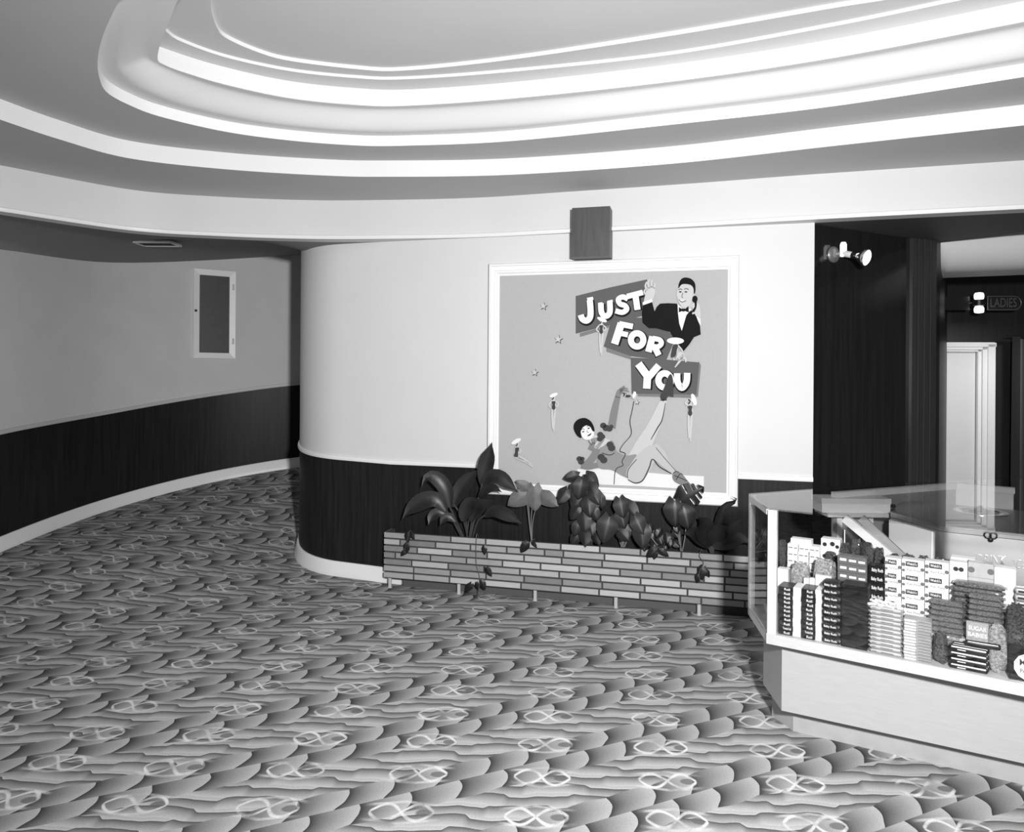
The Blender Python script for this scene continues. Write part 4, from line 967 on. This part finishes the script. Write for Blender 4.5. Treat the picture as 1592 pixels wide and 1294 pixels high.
kb(MB().lathe([(.008, 0), (.010, .004), (.010, .012), (.004, .016)], Vector((hp.x, hp.y, hz-.018)), -FNN, 10), 'catch', BRASSK, True)
p1_, p2_ = cpx(1517, 873, KT), cpx(1562, 868, KT)
STEELT = mat('bright_embossed_steel', .80, .36, metal=1)
put_text(text_mesh('DRINK', .05, -.0005, .25, .002), 'lettering', STEELT, cool, (p1_+p2_)/2-FNN*.0015, FD+Vector((0, 0, .12)), Vector((0, 0, 1)), fit=((p2_-p1_).length*1.0, .032))
p1_, p2_ = cpx(1553, 880, KT), cpx(1640, 872, KT)
put_text(text_mesh('Coca-Cola', .05, -.0005, .4, .002), 'lettering', STEELT, cool, (p1_+p2_)/2-FNN*.0015, FD+Vector((0, 0, .16)), Vector((0, 0, 1)), fit=((p2_-p1_).length*1.0, .055))
# pale carton lying inside under the glass (rests on the timber shelf)
cA_, cB_ = at_h(1278, 775, .93), at_h(1386, 776, .93)
shs = MB(); q0 = Vector((cA_.x, cA_.y, 0)); q1 = Vector((cB_.x, cB_.y, 0)); dq = (q1-q0).normalized(); nq = Vector((-dq.y, dq.x, 0))
def qb(mb, a, b, w0, w1, z0, z1):
    P = [q0+dq*a+nq*w0, q0+dq*b+nq*w0, q0+dq*b+nq*w1, q0+dq*a+nq*w1]
    return mb.prism([v+Vector((0, 0, z0)) for v in P], [v+Vector((0, 0, z1)) for v in P])
QL = (q1-q0).length
sh_ = MB(); qb(sh_, .02, QL-.02, -.02, .13, .845, .862); cb(sh_, 'inner_shelf', PALE)
sh_ = MB(); qb(sh_, .08, .11, .03, .08, T2-.02, .846); cb(sh_, 'shelf_bracket', PALE); sh_ = MB(); qb(sh_, QL-.10, QL-.07, .03, .08, T2-.02, .846); cb(sh_, 'shelf_bracket', PALE)
WPAPER = mat('white_paper', .84, .5)
cart = thing('paper_carton', q0+dq*QL/2+nq*.05+Vector((0, 0, .862)), 'flat white carton on the shelf just under the glass top', 'carton')
o = cb(qb(MB(), .0, QL-.005, 0, .11, .8622, .915), 'box_body', WPAPER, False, cart); o = cb(qb(MB(), -.003, QL-.002, -.003, .113, .905, .93), 'lid', mat('pale_card', .68, .5), False, cart)
o = cb(qb(MB(), QL-.002, QL+.03, .02, .06, .885, .90), 'clasp', BRASSK, False, cart)
# ================================================================= CANDY
CDK = mat('dark_wrapper', .008, .32, spec=.25); CDK2 = mat('dark_brown_carton', .007, .4, spec=.2); CWH = mat('white_carton', .82, .45); CWX = mat('waxed_white_paper', .44, .35, var=.08, scale=40)
CGR = mat('mid_grey_wrapper', .13, .3, var=.07, scale=160); CGL = mat('light_grey_wrapper', .34, .35, var=.16, scale=200); CEL = mat('cellophane_wrapped_bar', .13, .2, var=.22, scale=230, coat=.4, bump=.5)
CBAG = mat('cellophane_bag', .05, .2, var=.12, scale=170, coat=.6, bump=.6); CBAGL = mat('pale_cellophane_bag', .28, .22, var=.45, scale=120, coat=.6, bump=.6)
INKW = mat('white_ink', .85, .5); INKK = mat('black_ink', .01, .5); INKG = mat('grey_ink', .12, .5)
ORD = ['bottom', 'second', 'third', 'fourth', 'fifth', 'sixth', 'seventh', 'eighth', 'ninth', 'tenth', 'eleventh', 'twelfth', 'thirteenth', 'fourteenth', 'fifteenth', 'sixteenth', 'seventeenth', 'eighteenth']
TXT = {}
def txt(s): 
    if s not in TXT: TXT[s] = text_mesh(s, .02, .0002, 0, .0003)
    return TXT[s]
CN = [0]
def candy(name, s0, s1, t0, t1, z0, z1, shape, m_, label, group, parts=(), yaw=0, cat='candy', skew=0):
    """one wrapped thing; local x along the front, y inwards, z up, origin at its base centre"""
    W, D, H = s1-s0, t1-t0, z1-z0
    o = bpy.data.objects.new(name, None); mbx = MB()
    if shape == 'box': mbx.box(-W/2, W/2, -D/2, D/2, 0, H, ch=min(.0015, H*.2))
    elif shape == 'pack':       # flow-wrapped bar: pillow with crimped fins
        n = 10; rows = []
        for x_, k in ((-.5, .0), (-.455, .05), (-.44, .62), (-.40, .92), (-.2, 1), (.2, 1), (.40, .92), (.44, .62), (.455, .05), (.5, .0)):
            rows.append([(x_*W, D/2*math.copysign(abs(math.cos(t))**.5, math.cos(t))*(1 if k > .5 else .86), H/2+max(k, .04)*H/2*math.copysign(abs(math.sin(t))**.6, math.sin(t))) for t in [2*PI*q/n for q in range(n)]])
        mbx.grid([r_+[r_[0]] for r_ in rows]); mbx.add(rows[0], [tuple(range(n))]); mbx.add(rows[-1], [tuple(range(n))])
    elif shape == 'twist':      # paper twist ends
        n = 8; rows = []
        for x_, k in ((-.5, 1.0), (-.43, .35), (-.38, .9), (-.2, 1), (.2, 1), (.38, .9), (.43, .35), (.5, 1.0)):
            rows.append([(x_*W, D/2*k*math.cos(t), H/2+H/2*k*math.sin(t)) for t in [2*PI*q/n for q in range(n)]])
        mbx.grid([r_+[r_[0]] for r_ in rows]); mbx.add(rows[0], [tuple(range(n))]); mbx.add(rows[-1], [tuple(range(n))])
    elif shape == 'roll':
        mbx.lathe([(H*.30, 0), (H*.47, W*.03), (H*.5, W*.06), (H*.5, W*.94), (H*.47, W*.97), (H*.30, W)], (-W/2, 0, H/2), (1, 0, 0), 12)
    elif shape == 'bag':
        n, mm = 14, 9; rr = random.Random(CN[0]); rows = []
        for a in range(mm):
            ph = PI*a/(mm-1); row = []
            for b in range(n):
                th = 2*PI*b/n; q = 1+rr.uniform(-.13, .13)
                ex = lambda v, e: math.copysign(abs(v)**e, v)
                row.append((W*.445*ex(math.sin(ph), .6)*ex(math.cos(th), .6)*q, D*.445*ex(math.sin(ph), .6)*ex(math.sin(th), .6)*q, H/2-H/2*ex(math.cos(ph), .7)*(q if 0 < a < mm-1 else 1)))
            rows.append(row+[row[0]])
        mbx.grid(rows)
    bpy.data.objects.remove(o)
    me_o = mbx.build(name, m_, None, shape in ('bag', 'twist', 'roll', 'pack'))
    base = cl((s0+s1)/2, (t0+t1)/2, z0); me_o.location = base
    me_o.rotation_euler = (0, 0, math.atan2(FD.y, FD.x)+yaw)
    tag(me_o, label, cat, group); CN[0] += 1
    if shape == 'bag':           # seat the lumpy bag on what carries it
        mz = min(v.co.z for v in me_o.data.vertices)
        for v in me_o.data.vertices: v.co.z -= mz
    for p in parts: deco(me_o, W, D, H, *p)
    return me_o
def deco(o, W, D, H, kind, a=None, m_=None, *rest):
    """printed front details as child meshes in the thing's own axes (front face is -y)"""
    if kind == 'text':           # a=text, rest=(cx,cz,w,h) as fractions of the face
        cx_, cz_, w_, h_ = rest; me = txt(a).copy()
        vw = [v.co for v in me.vertices]; ww = max(c.x for c in vw)-min(c.x for c in vw); hh = max(c.y for c in vw)-min(c.y for c in vw)
        for v in me.vertices:
            x_, y_, z_ = v.co; v.co = (x_*w_*W/ww+cx_*W, -D/2-.0004-z_, y_*h_*H/hh+cz_*H)
        me.materials.clear(); me.materials.append(m_); q = bpy.data.objects.new('lettering', me)
    else:                        # band / panel : a=name, rest=(cx,cz,w,h)
        cx_, cz_, w_, h_ = rest
        mb = MB()
        if kind == 'disc': mb.lathe([(w_*H, 0), (w_*H, .0006)], (cx_*W, -D/2-.0001, cz_*H), (0, -1, 0), 12)
        else: mb.box((cx_-w_/2)*W, (cx_+w_/2)*W, -D/2-.0006, -D/2+.0002, (cz_-h_/2)*H, (cz_+h_/2)*H)
        q = mb.build(a, m_); q.parent = o; return
    COL.objects.link(q); q.parent = o
def stack(name, x0, x1, ytop, n, t, depth, shape, m_, what, group, base=None, parts=None, jit=.0015, cat='candy', gap=0):
    """n things piled on the deck or a step, spanning photo columns x0..x1 at depth t; top at ytop"""
    zb_ = DECK+.0005 if base is None else base+.0005
    xm = (x0+x1)/2; ztop_ = cpx(xm, ytop, t).z; s0, s1 = cs(cpx(x0, ytop+20, t)), cs(cpx(x1, ytop+20, t))
    h = max(.006, (ztop_-zb_)/n); rr = random.Random(int(x0*7+ytop))
    for k in range(n):
        jx, jt = rr.uniform(-jit, jit), rr.uniform(-jit, jit)
        lab = what+', '+('top of pile' if k == n-1 else 'bottom of pile' if k == 0 else ORD[k]+' from bottom')
        candy(name, s0+jx, s1+jx, t+jt, t+depth+jt, zb_+k*h, zb_+(k+1)*h-.0004, shape, m_, lab, group, (parts(k) if callable(parts) else parts) or (), rr.uniform(-.02, .02), cat)
    return s0, s1, zb_+n*h
# -- front row, from the corner post to the right
g1 = 'dark candy cartons near the corner post'
lt_ = lambda k: [('text', 'Tootsie Roll' if k == 1 else 'Roll', INKW, .12, .5, .60 if k == 1 else .42, .55)]
stack('candy_carton', 1210.5, 1231.5, 913, 11, .035, .085, 'box', CDK, 'dark carton lettered in white beside the corner post', g1, parts=lt_, cat='carton')
stack('candy_carton', 1232.5, 1245, 914, 11, .04, .08, 'box', CWH, 'plain white carton between the two narrow dark piles', 'white cartons in the front row', cat='carton')
stack('candy_carton', 1246, 1266.5, 917, 11, .035, .085, 'box', CDK, 'dark carton lettered in white, second dark pile from the corner post', g1, parts=lt_, cat='carton')
stack('candy_carton', 1267.5, 1277, 918, 11, .04, .08, 'box', CWH, 'plain white carton beside the dark twisted bars', 'white cartons in the front row', cat='carton')
stack('candy_bar', 1277.5, 1308, 905, 9, .03, .07, 'pack', CDK, 'plump dark candy bar with white lettering, front row', 'dark bars with white lettering', parts=[('text', 'Baby Ruth', INKW, -.04, .5, .62, .42)])
stack('candy_bar', 1309, 1349, 911, 15, .03, .08, 'box', CDK2, 'thin plain black candy bar in the front row', 'thin black bars')
stack('candy_bar', 1350, 1404, 945, 11, .028, .06, 'pack', CWX, 'pale waxed paper candy bar with faint print in the front row', 'pale waxed bars', parts=[('band', 'print_dash', INKG, .05, .5, .36, .16), ('band', 'print_dash', INKG, -.33, .5, .12, .16)])
stack('candy_bar', 1404.5, 1448, 965, 14, .028, .06, 'box', CGL, 'thin candy bar banded white and grey in the front row', 'thin banded bars', parts=[('band', 'white_band', INKW, -.26, .5, .40, .62), ('band', 'dark_band', INKG, .25, .5, .46, .25)])
s0_, s1_ = cs(cpx(1449, 1010, .03)), cs(cpx(1475, 1010, .03))
candy('candy_bag', s0_, s1_, .03, .10, DECK+.0005, cpx(1462, 988, .04).z, 'bag', CBAG, 'small dark bag of candy beside the striped rolls in the front row', None, cat='bag')
# striped rolls: two wide in each layer
zb_ = DECK+.0005; ztop_ = cpx(1510, 1008, .03).z; hR = (ztop_-zb_)/4; s0_, s1_ = cs(cpx(1476, 1030, .03)), cs(cpx(1536, 1030, .03))
for k in range(4):
    for r_ in range(3):
        candy('candy_roll', s0_+(r_*.004), s1_+(r_*.004), .025+r_*hR*1.02, .025+(r_+1)*hR*1.02, zb_+k*hR, zb_+(k+1)*hR-.0004, 'roll', CDK, 'striped dark candy roll, '+('bottom', 'second', 'third', 'top')[k]+' layer, '+('against the glass', 'middle row', 'rear row')[r_], 'striped candy rolls',
              [('band', 'white_stripe', INKW, 0, .84, .90, .22), ('band', 'print_dash', INKW, -.18, .42, .22, .14)])
candy('candy_roll', cs(cpx(1500, 1005, .06)), cs(cpx(1556, 1005, .06)), .045, .045+hR, zb_+4*hR, zb_+5*hR, 'roll', CDK, 'single striped candy roll lying across the top of the roll heap', 'striped candy rolls', [('band', 'white_stripe', INKW, 0, .86, .84, .12)], .06)
# mint patties box at the picture's edge
s0_ = cs(cpx(1569, 1030, .03)); hB = cpx(1580, 1009, .03).z-zb_
mp = candy('mint_box', s0_, s0_+.115, .03, .085, zb_, zb_+hB, 'box', CDK2, 'dark box with a white roundel lettered MINT PATTIES at the right edge', None, [('disc', 'roundel', INKW, .02, .48, .43, 0)], cat='box')
deco(mp, .115, .0562, hB, 'text', 'MINT', INKK, .0, .60, .50, .20); deco(mp, .115, .0562, hB, 'text', 'PATTIES', INKK, .0, .34, .46, .13); deco(mp, .115, .0562, hB, 'text', 'Chocolate', INKK, .0, .78, .36, .09)
# -- sugar candy and pale packets on the first tier
lo = DECK+.06
st2 = MB(); cbox(st2, cs(cpx(1412, 960, .1)), SE-.03, .105, .145, DECK, lo); cb(st2, 'display_step', mat('low_step_board', .12, .6))
rg = random.Random(11)
def pile(name, x0, x1, n, t0, tspan, w, d, h, zb_, rows_n, shape, mats, what, group, parts=None, cat='candy', tilt=.25):
    sA, sB = cs(cpx(x0, 930, t0)), cs(cpx(x1, 930, t0)); per = max(1, int(math.ceil(n/rows_n))); k = 0
    names = ['first', 'second', 'third', 'fourth', 'fifth', 'sixth', 'seventh', 'eighth', 'ninth']
    for L_ in range(rows_n):
        for j_ in range(per):
            if k >= n: break
            c_ = sA+(sB-sA)*((j_+.5+(.25 if L_ % 2 else 0))/(per+.25)); t_ = t0+rg.uniform(0, max(.001, tspan-d))
            candy(name, c_-w/2, c_+w/2, t_, t_+d, zb_+.0005+L_*h, zb_+(L_+1)*h, shape, mats[k % len(mats)], what+', '+names[j_]+' from left, '+('bottom layer', 'second layer', 'third layer', 'fourth layer', 'fifth layer', 'sixth layer')[L_], group, parts or (), rg.uniform(-tilt, tilt), cat); k += 1
    return
pile('candy_packet', 1448, 1500, 8, .10, .045, .052, .040, .016, lo, 2, 'pack', [CBAGL, CWX, CBAGL], 'crinkled pale candy packet above the striped rolls', 'crinkled pale packets')
sb0, sb1 = cs(cpx(1502, 985, .085)), cs(cpx(1537, 985, .085))
candy('candy_carton', sb0, sb1, .082, .097, zb_+.0, cpx(1520, 968, .085).z, 'box', CGL, 'small carton lettered SUGAR BABIES standing behind the striped rolls', None,
      [('text', 'SUGAR', INKW, 0, .86, .8, .09), ('text', 'BABIES', INKW, 0, .72, .86, .09)], cat='carton')
candy('candy_bag', cs(cpx(1534, 985, .07)), cs(cpx(1568, 985, .07)), .062, .10, zb_, cpx(1550, 974, .07).z, 'bag', CBAGL, 'crumpled pale candy bag right of the SUGAR BABIES carton', None, cat='bag')
candy('candy_bag', cs(cpx(1562, 980, .10)), cs(cpx(1600, 980, .10)), .107, .143, lo+.0005, cpx(1580, 945, .10).z, 'bag', CBAG, 'dark glossy candy bag at the right edge above the mint box', None, cat='bag')
# cellophane bars heaped in three piles
for x0, x1, yt, n, t, b_, wh in ((1444, 1500, 935, 8, .105, lo, 'left'), (1503, 1560, 925, 10, .106, lo, 'right')):
    stack('candy_bar', x0, x1, yt, n, t-.002, .034, 'pack', CEL, 'cellophane wrapped bar, '+('pile above the pale packets' if wh == 'left' else 'pile above the SUGAR BABIES carton'), 'cellophane wrapped bars', b_, jit=.004)
sB_, _, zq = stack('candy_bar', 1480, 1566, 908, 8, .152, .05, 'pack', CEL, 'long cellophane wrapped bar before the ringed boxes', 'cellophane wrapped bars', T1-.06 if False else T1, jit=.004)
# loose white twists on the waxed bars
zt_ = cpx(1378, 945, .04).z; sA, sB = cs(cpx(1350, 940, .04)), cs(cpx(1404, 940, .04))
tw = 0
for L_ in range(2):
    for j_ in range(7-L_):
        c_ = sA+(sB-sA)*(j_+.6+L_*.5)/7.2
        candy('candy_twist', c_-.012, c_+.012, .032+.014*(j_ % 2), .046+.014*(j_ % 2), zt_+.0005+L_*.012, zt_+(L_+1)*.012, 'twist', CWH, 'white twist candy on pale waxed bars, '+('first', 'second', 'third', 'fourth', 'fifth', 'sixth', 'seventh')[j_]+' from the black bars, '+('lower' if L_ == 0 else 'upper')+' layer', 'white twists', (), rg.uniform(-.9, .9)); tw += 1
# -- middle row: white boxes with black name panels, and their neighbours
pr = [('band', 'name_panel', INKK, -.05, .70, .54, .34), ('text', "Welch's", INKW, -.05, .70, .44, .2), ('text', 'Pom Poms', INKG, .04, .26, .60, .18), ('disc', 'dot', INKG, -.42, .62, .13, 0), ('disc', 'dot', INKG, .42, .38, .13, 0), ('disc', 'dot', INKG, -.42, .2, .10, 0)]
for q, (x0, x1) in enumerate(((1376, 1401), (1402, 1437), (1438, 1475))):
    stack('candy_box', x0, x1, 868+q*3, 4, .15, .05, 'box', CWH, 'white box with black name panel, '+('narrow pile at the brace end', 'middle pile', 'pile next to the dotted boxes')[q], 'white boxes with black name panels', T1, pr, jit=.0006, cat='box')
stack('candy_box', 1476, 1504, 874, 4, .205, .045, 'box', CWH, 'white box with two dark dots right of the name panels', 'dotted white boxes', T1, [('disc', 'dot', INKK, -.15, .5, .16, 0), ('disc', 'dot', INKK, .15, .5, .16, 0)], jit=.0006, cat='box')
stack('candy_box', 1505, 1545, 876, 4, .205, .045, 'box', CWX, 'white box with a grey ring at each end', 'ringed white boxes', T1, [('disc', 'ring', INKG, -.38, .5, .2, 0), ('disc', 'ring', INKG, .38, .5, .2, 0)], jit=.0006, cat='box')
candy('candy_box', cs(cpx(1478, 868, .28)), cs(cpx(1516, 868, .28)), .27, .32, T2+.0005, cpx(1495, 868, .27).z, 'box', CWH, 'flat white box behind the dotted white boxes below the cooler', None, cat='box')
stack('candy_carton', 1546, 1580, 884, 3, .205, .045, 'box', CWH, 'plain white carton right of the ringed boxes', 'plain white cartons at right', T1, jit=.001, cat='carton')
stack('candy_bar', 1578, 1604, 916, 7, .155, .05, 'pack', CGL, 'pale striped candy bar at the right edge', 'pale striped bars', T1, [('band', 'dark_band', INKK, 0, .5, .6, .3)])
# -- middle and back rows at the corner-post end
stack('candy_box', 1302, 1348, 866, 6, .15, .05, 'box', CGR, 'grey candy box with white dashes before the slanting brace', 'grey dashed boxes', T1, [('band', 'white_dash', INKW, -.30, .55, .22, .30), ('band', 'white_dash', INKW, .02, .5, .24, .26), ('band', 'white_dash', INKW, .33, .45, .22, .26)], jit=.001, cat='box')
stack('candy_box', 1350, 1375, 880, 5, .15, .05, 'box', CDK, 'dark candy box with white script below the slanting brace', 'dark script boxes', T1, [('text', 'Baby Ruth', INKW, .05, .5, .7, .5)], jit=.001, cat='box')
candy('candy_bag', cs(cpx(1262, 890, .16)), cs(cpx(1301, 890, .16)), .15, .205, T1+.0005, cpx(1280, 872, .16).z, 'bag', CBAGL, 'crinkled grey bag left of the grey dashed boxes', None, cat='bag')
candy('candy_bag', cs(cpx(1226, 895, .16)), cs(cpx(1262, 895, .16)), .15, .205, T1+.0005, cpx(1244, 878, .16).z, 'bag', CBAGL, 'crinkled grey bag above the narrow dark piles near the corner post', None, cat='bag')
candy('candy_carton', cs(cpx(1209, 890, .16)), cs(cpx(1226, 890, .16)), .15, .19, T1+.0005, cpx(1216, 884, .16).z, 'box', CWH, 'single white carton on the step by the corner post', None, cat='carton')
for i_, (x0, x1) in enumerate(((1249, 1257), (1258, 1266), (1267, 1292))):
    candy('candy_packet', cs(cpx(x0, 905, .12)), cs(cpx(x1, 905, .12)), .124, .142, DECK+.0005, cpx((x0+x1)/2, 900 if i_ < 2 else 896, .12).z, 'box', CWH, 'upright white packet behind the dark piles, '+('first', 'second', 'third and widest')[i_]+' from the corner post', 'upright white packets', (), 0, 'packet')
pr2 = [('band', 'print_dash', INKG, -.2, .45, .4, .14), ('band', 'print_dash', INKG, .28, .45, .3, .14)]
for q, (x0, x1, yt) in enumerate(((1224, 1240, 846), (1241, 1257, 848), (1258, 1274, 850))):
    stack('candy_box', x0, x1, yt, 4, .258, .05, 'box', CWH, 'small white back row box with dashes, '+('pile nearest the corner post', 'middle pile', 'pile next to the dark bags')[q], 'small white back row boxes', T2, pr2, jit=.0008, cat='box')
zq = cpx(1250, 846, .26).z
candy('candy_box', cs(cpx(1232, 840, .30)), cs(cpx(1264, 840, .30)), .262, .306, cpx(1249, 850, .258).z+.004, cpx(1249, 838.5, .27).z, 'box', CWH, 'flat white box lying on the small white back row boxes', None, cat='box')
stack('candy_box', 1276, 1306, 838.5, 3, .29, .05, 'box', CWH, 'white box with black dots in the back row', 'dotted white back row boxes', T2, [('disc', 'dot', INKK, -.3, .5, .18, 0), ('disc', 'dot', INKK, .1, .6, .2, 0), ('disc', 'dot', INKK, .35, .4, .16, 0)], jit=.001, cat='box')
for i_, (x0, x1, yt, m_) in enumerate(((1280, 1302, 858, CBAG), (1303, 1322, 848, CBAG), (1320, 1340, 842, CBAG), (1338, 1358, 846, CBAG), (1356, 1376, 854, CBAG))):
    candy('candy_bag', cs(cpx(x0, yt+8, .262)), cs(cpx(x1, yt+8, .262)), .258, .286 if i_ == 0 else .32, T2+.0005, cpx((x0+x1)/2, yt, .27).z, 'bag', m_, 'dark cellophane bag in the back row, '+('first', 'second', 'third', 'fourth', 'fifth')[i_]+' right of the small white boxes', 'dark back row bags', cat='bag')
for i_, (x0, x1) in enumerate(((1378, 1400), (1400, 1424), (1424, 1448), (1448, 1470))):
    candy('candy_bag', cs(cpx(x0, 868, .262)), cs(cpx(x1, 868, .262)), .258, .30, T2+.0005, cpx((x0+x1)/2, 862+i_*2.4, .27).z, 'bag', CBAG, 'dark bag showing over the white name panel boxes, '+('first', 'second', 'third', 'fourth')[i_]+' from the brace', 'dark back row bags', cat='bag')
candy('candy_jar', cs(cpx(1208, 850, .26)), cs(cpx(1223, 850, .26)), .258, .30, T2+.0005, cpx(1215, 842, .26).z, 'bag', CBAG, 'dark wrapped bundle in the back corner by the end pane', None, cat='bundle')
# thin white price stick standing among the bags
ps_ = cpx(1313, 845, .33)
tag(MB().box(-.0015, .0015, -.0015, .0015, 0, cpx(1313, 824, .33).z-T2).build('price_stick', INKW, None), 'thin white stick standing among the dark back row bags', 'stick').location = (ps_.x, ps_.y, T2)
# ================================================================= LIGHT
fl_ = bpy.data.lights.new('flash', 'SPOT'); fl_.energy = 980; fl_.spot_size = math.radians(142); fl_.spot_blend = 1.0; fl_.shadow_soft_size = .09
fo_ = bpy.data.objects.new('flash', fl_); COL.objects.link(fo_); fo_.location = (.45, -.15, 1.85)
fo_.rotation_euler = (Vector((.55, 4, 1.35))-fo_.location).to_track_quat('-Z', 'Y').to_euler()
w = bpy.data.worlds.new('world'); sc.world = w; w.use_nodes = True
w.node_tree.nodes['Background'].inputs[0].default_value = (1, 1, 1, 1); w.node_tree.nodes['Background'].inputs[1].default_value = .05
pl_ = bpy.data.lights.new('door_fill_spot', 'SPOT'); pl_.energy = 60; pl_.shadow_soft_size = .12; pl_.spot_size = math.radians(75); pl_.spot_blend = .9  # added fill spot with no visible fixture, brightens the pale corridor door
po_ = bpy.data.objects.new('door_fill_spot', pl_); COL.objects.link(po_); po_.location = (4.25, 5.2, 2.2)
po_.rotation_euler = (Vector((4.3, 6.6, .9))-po_.location).to_track_quat('-Z', 'Y').to_euler()
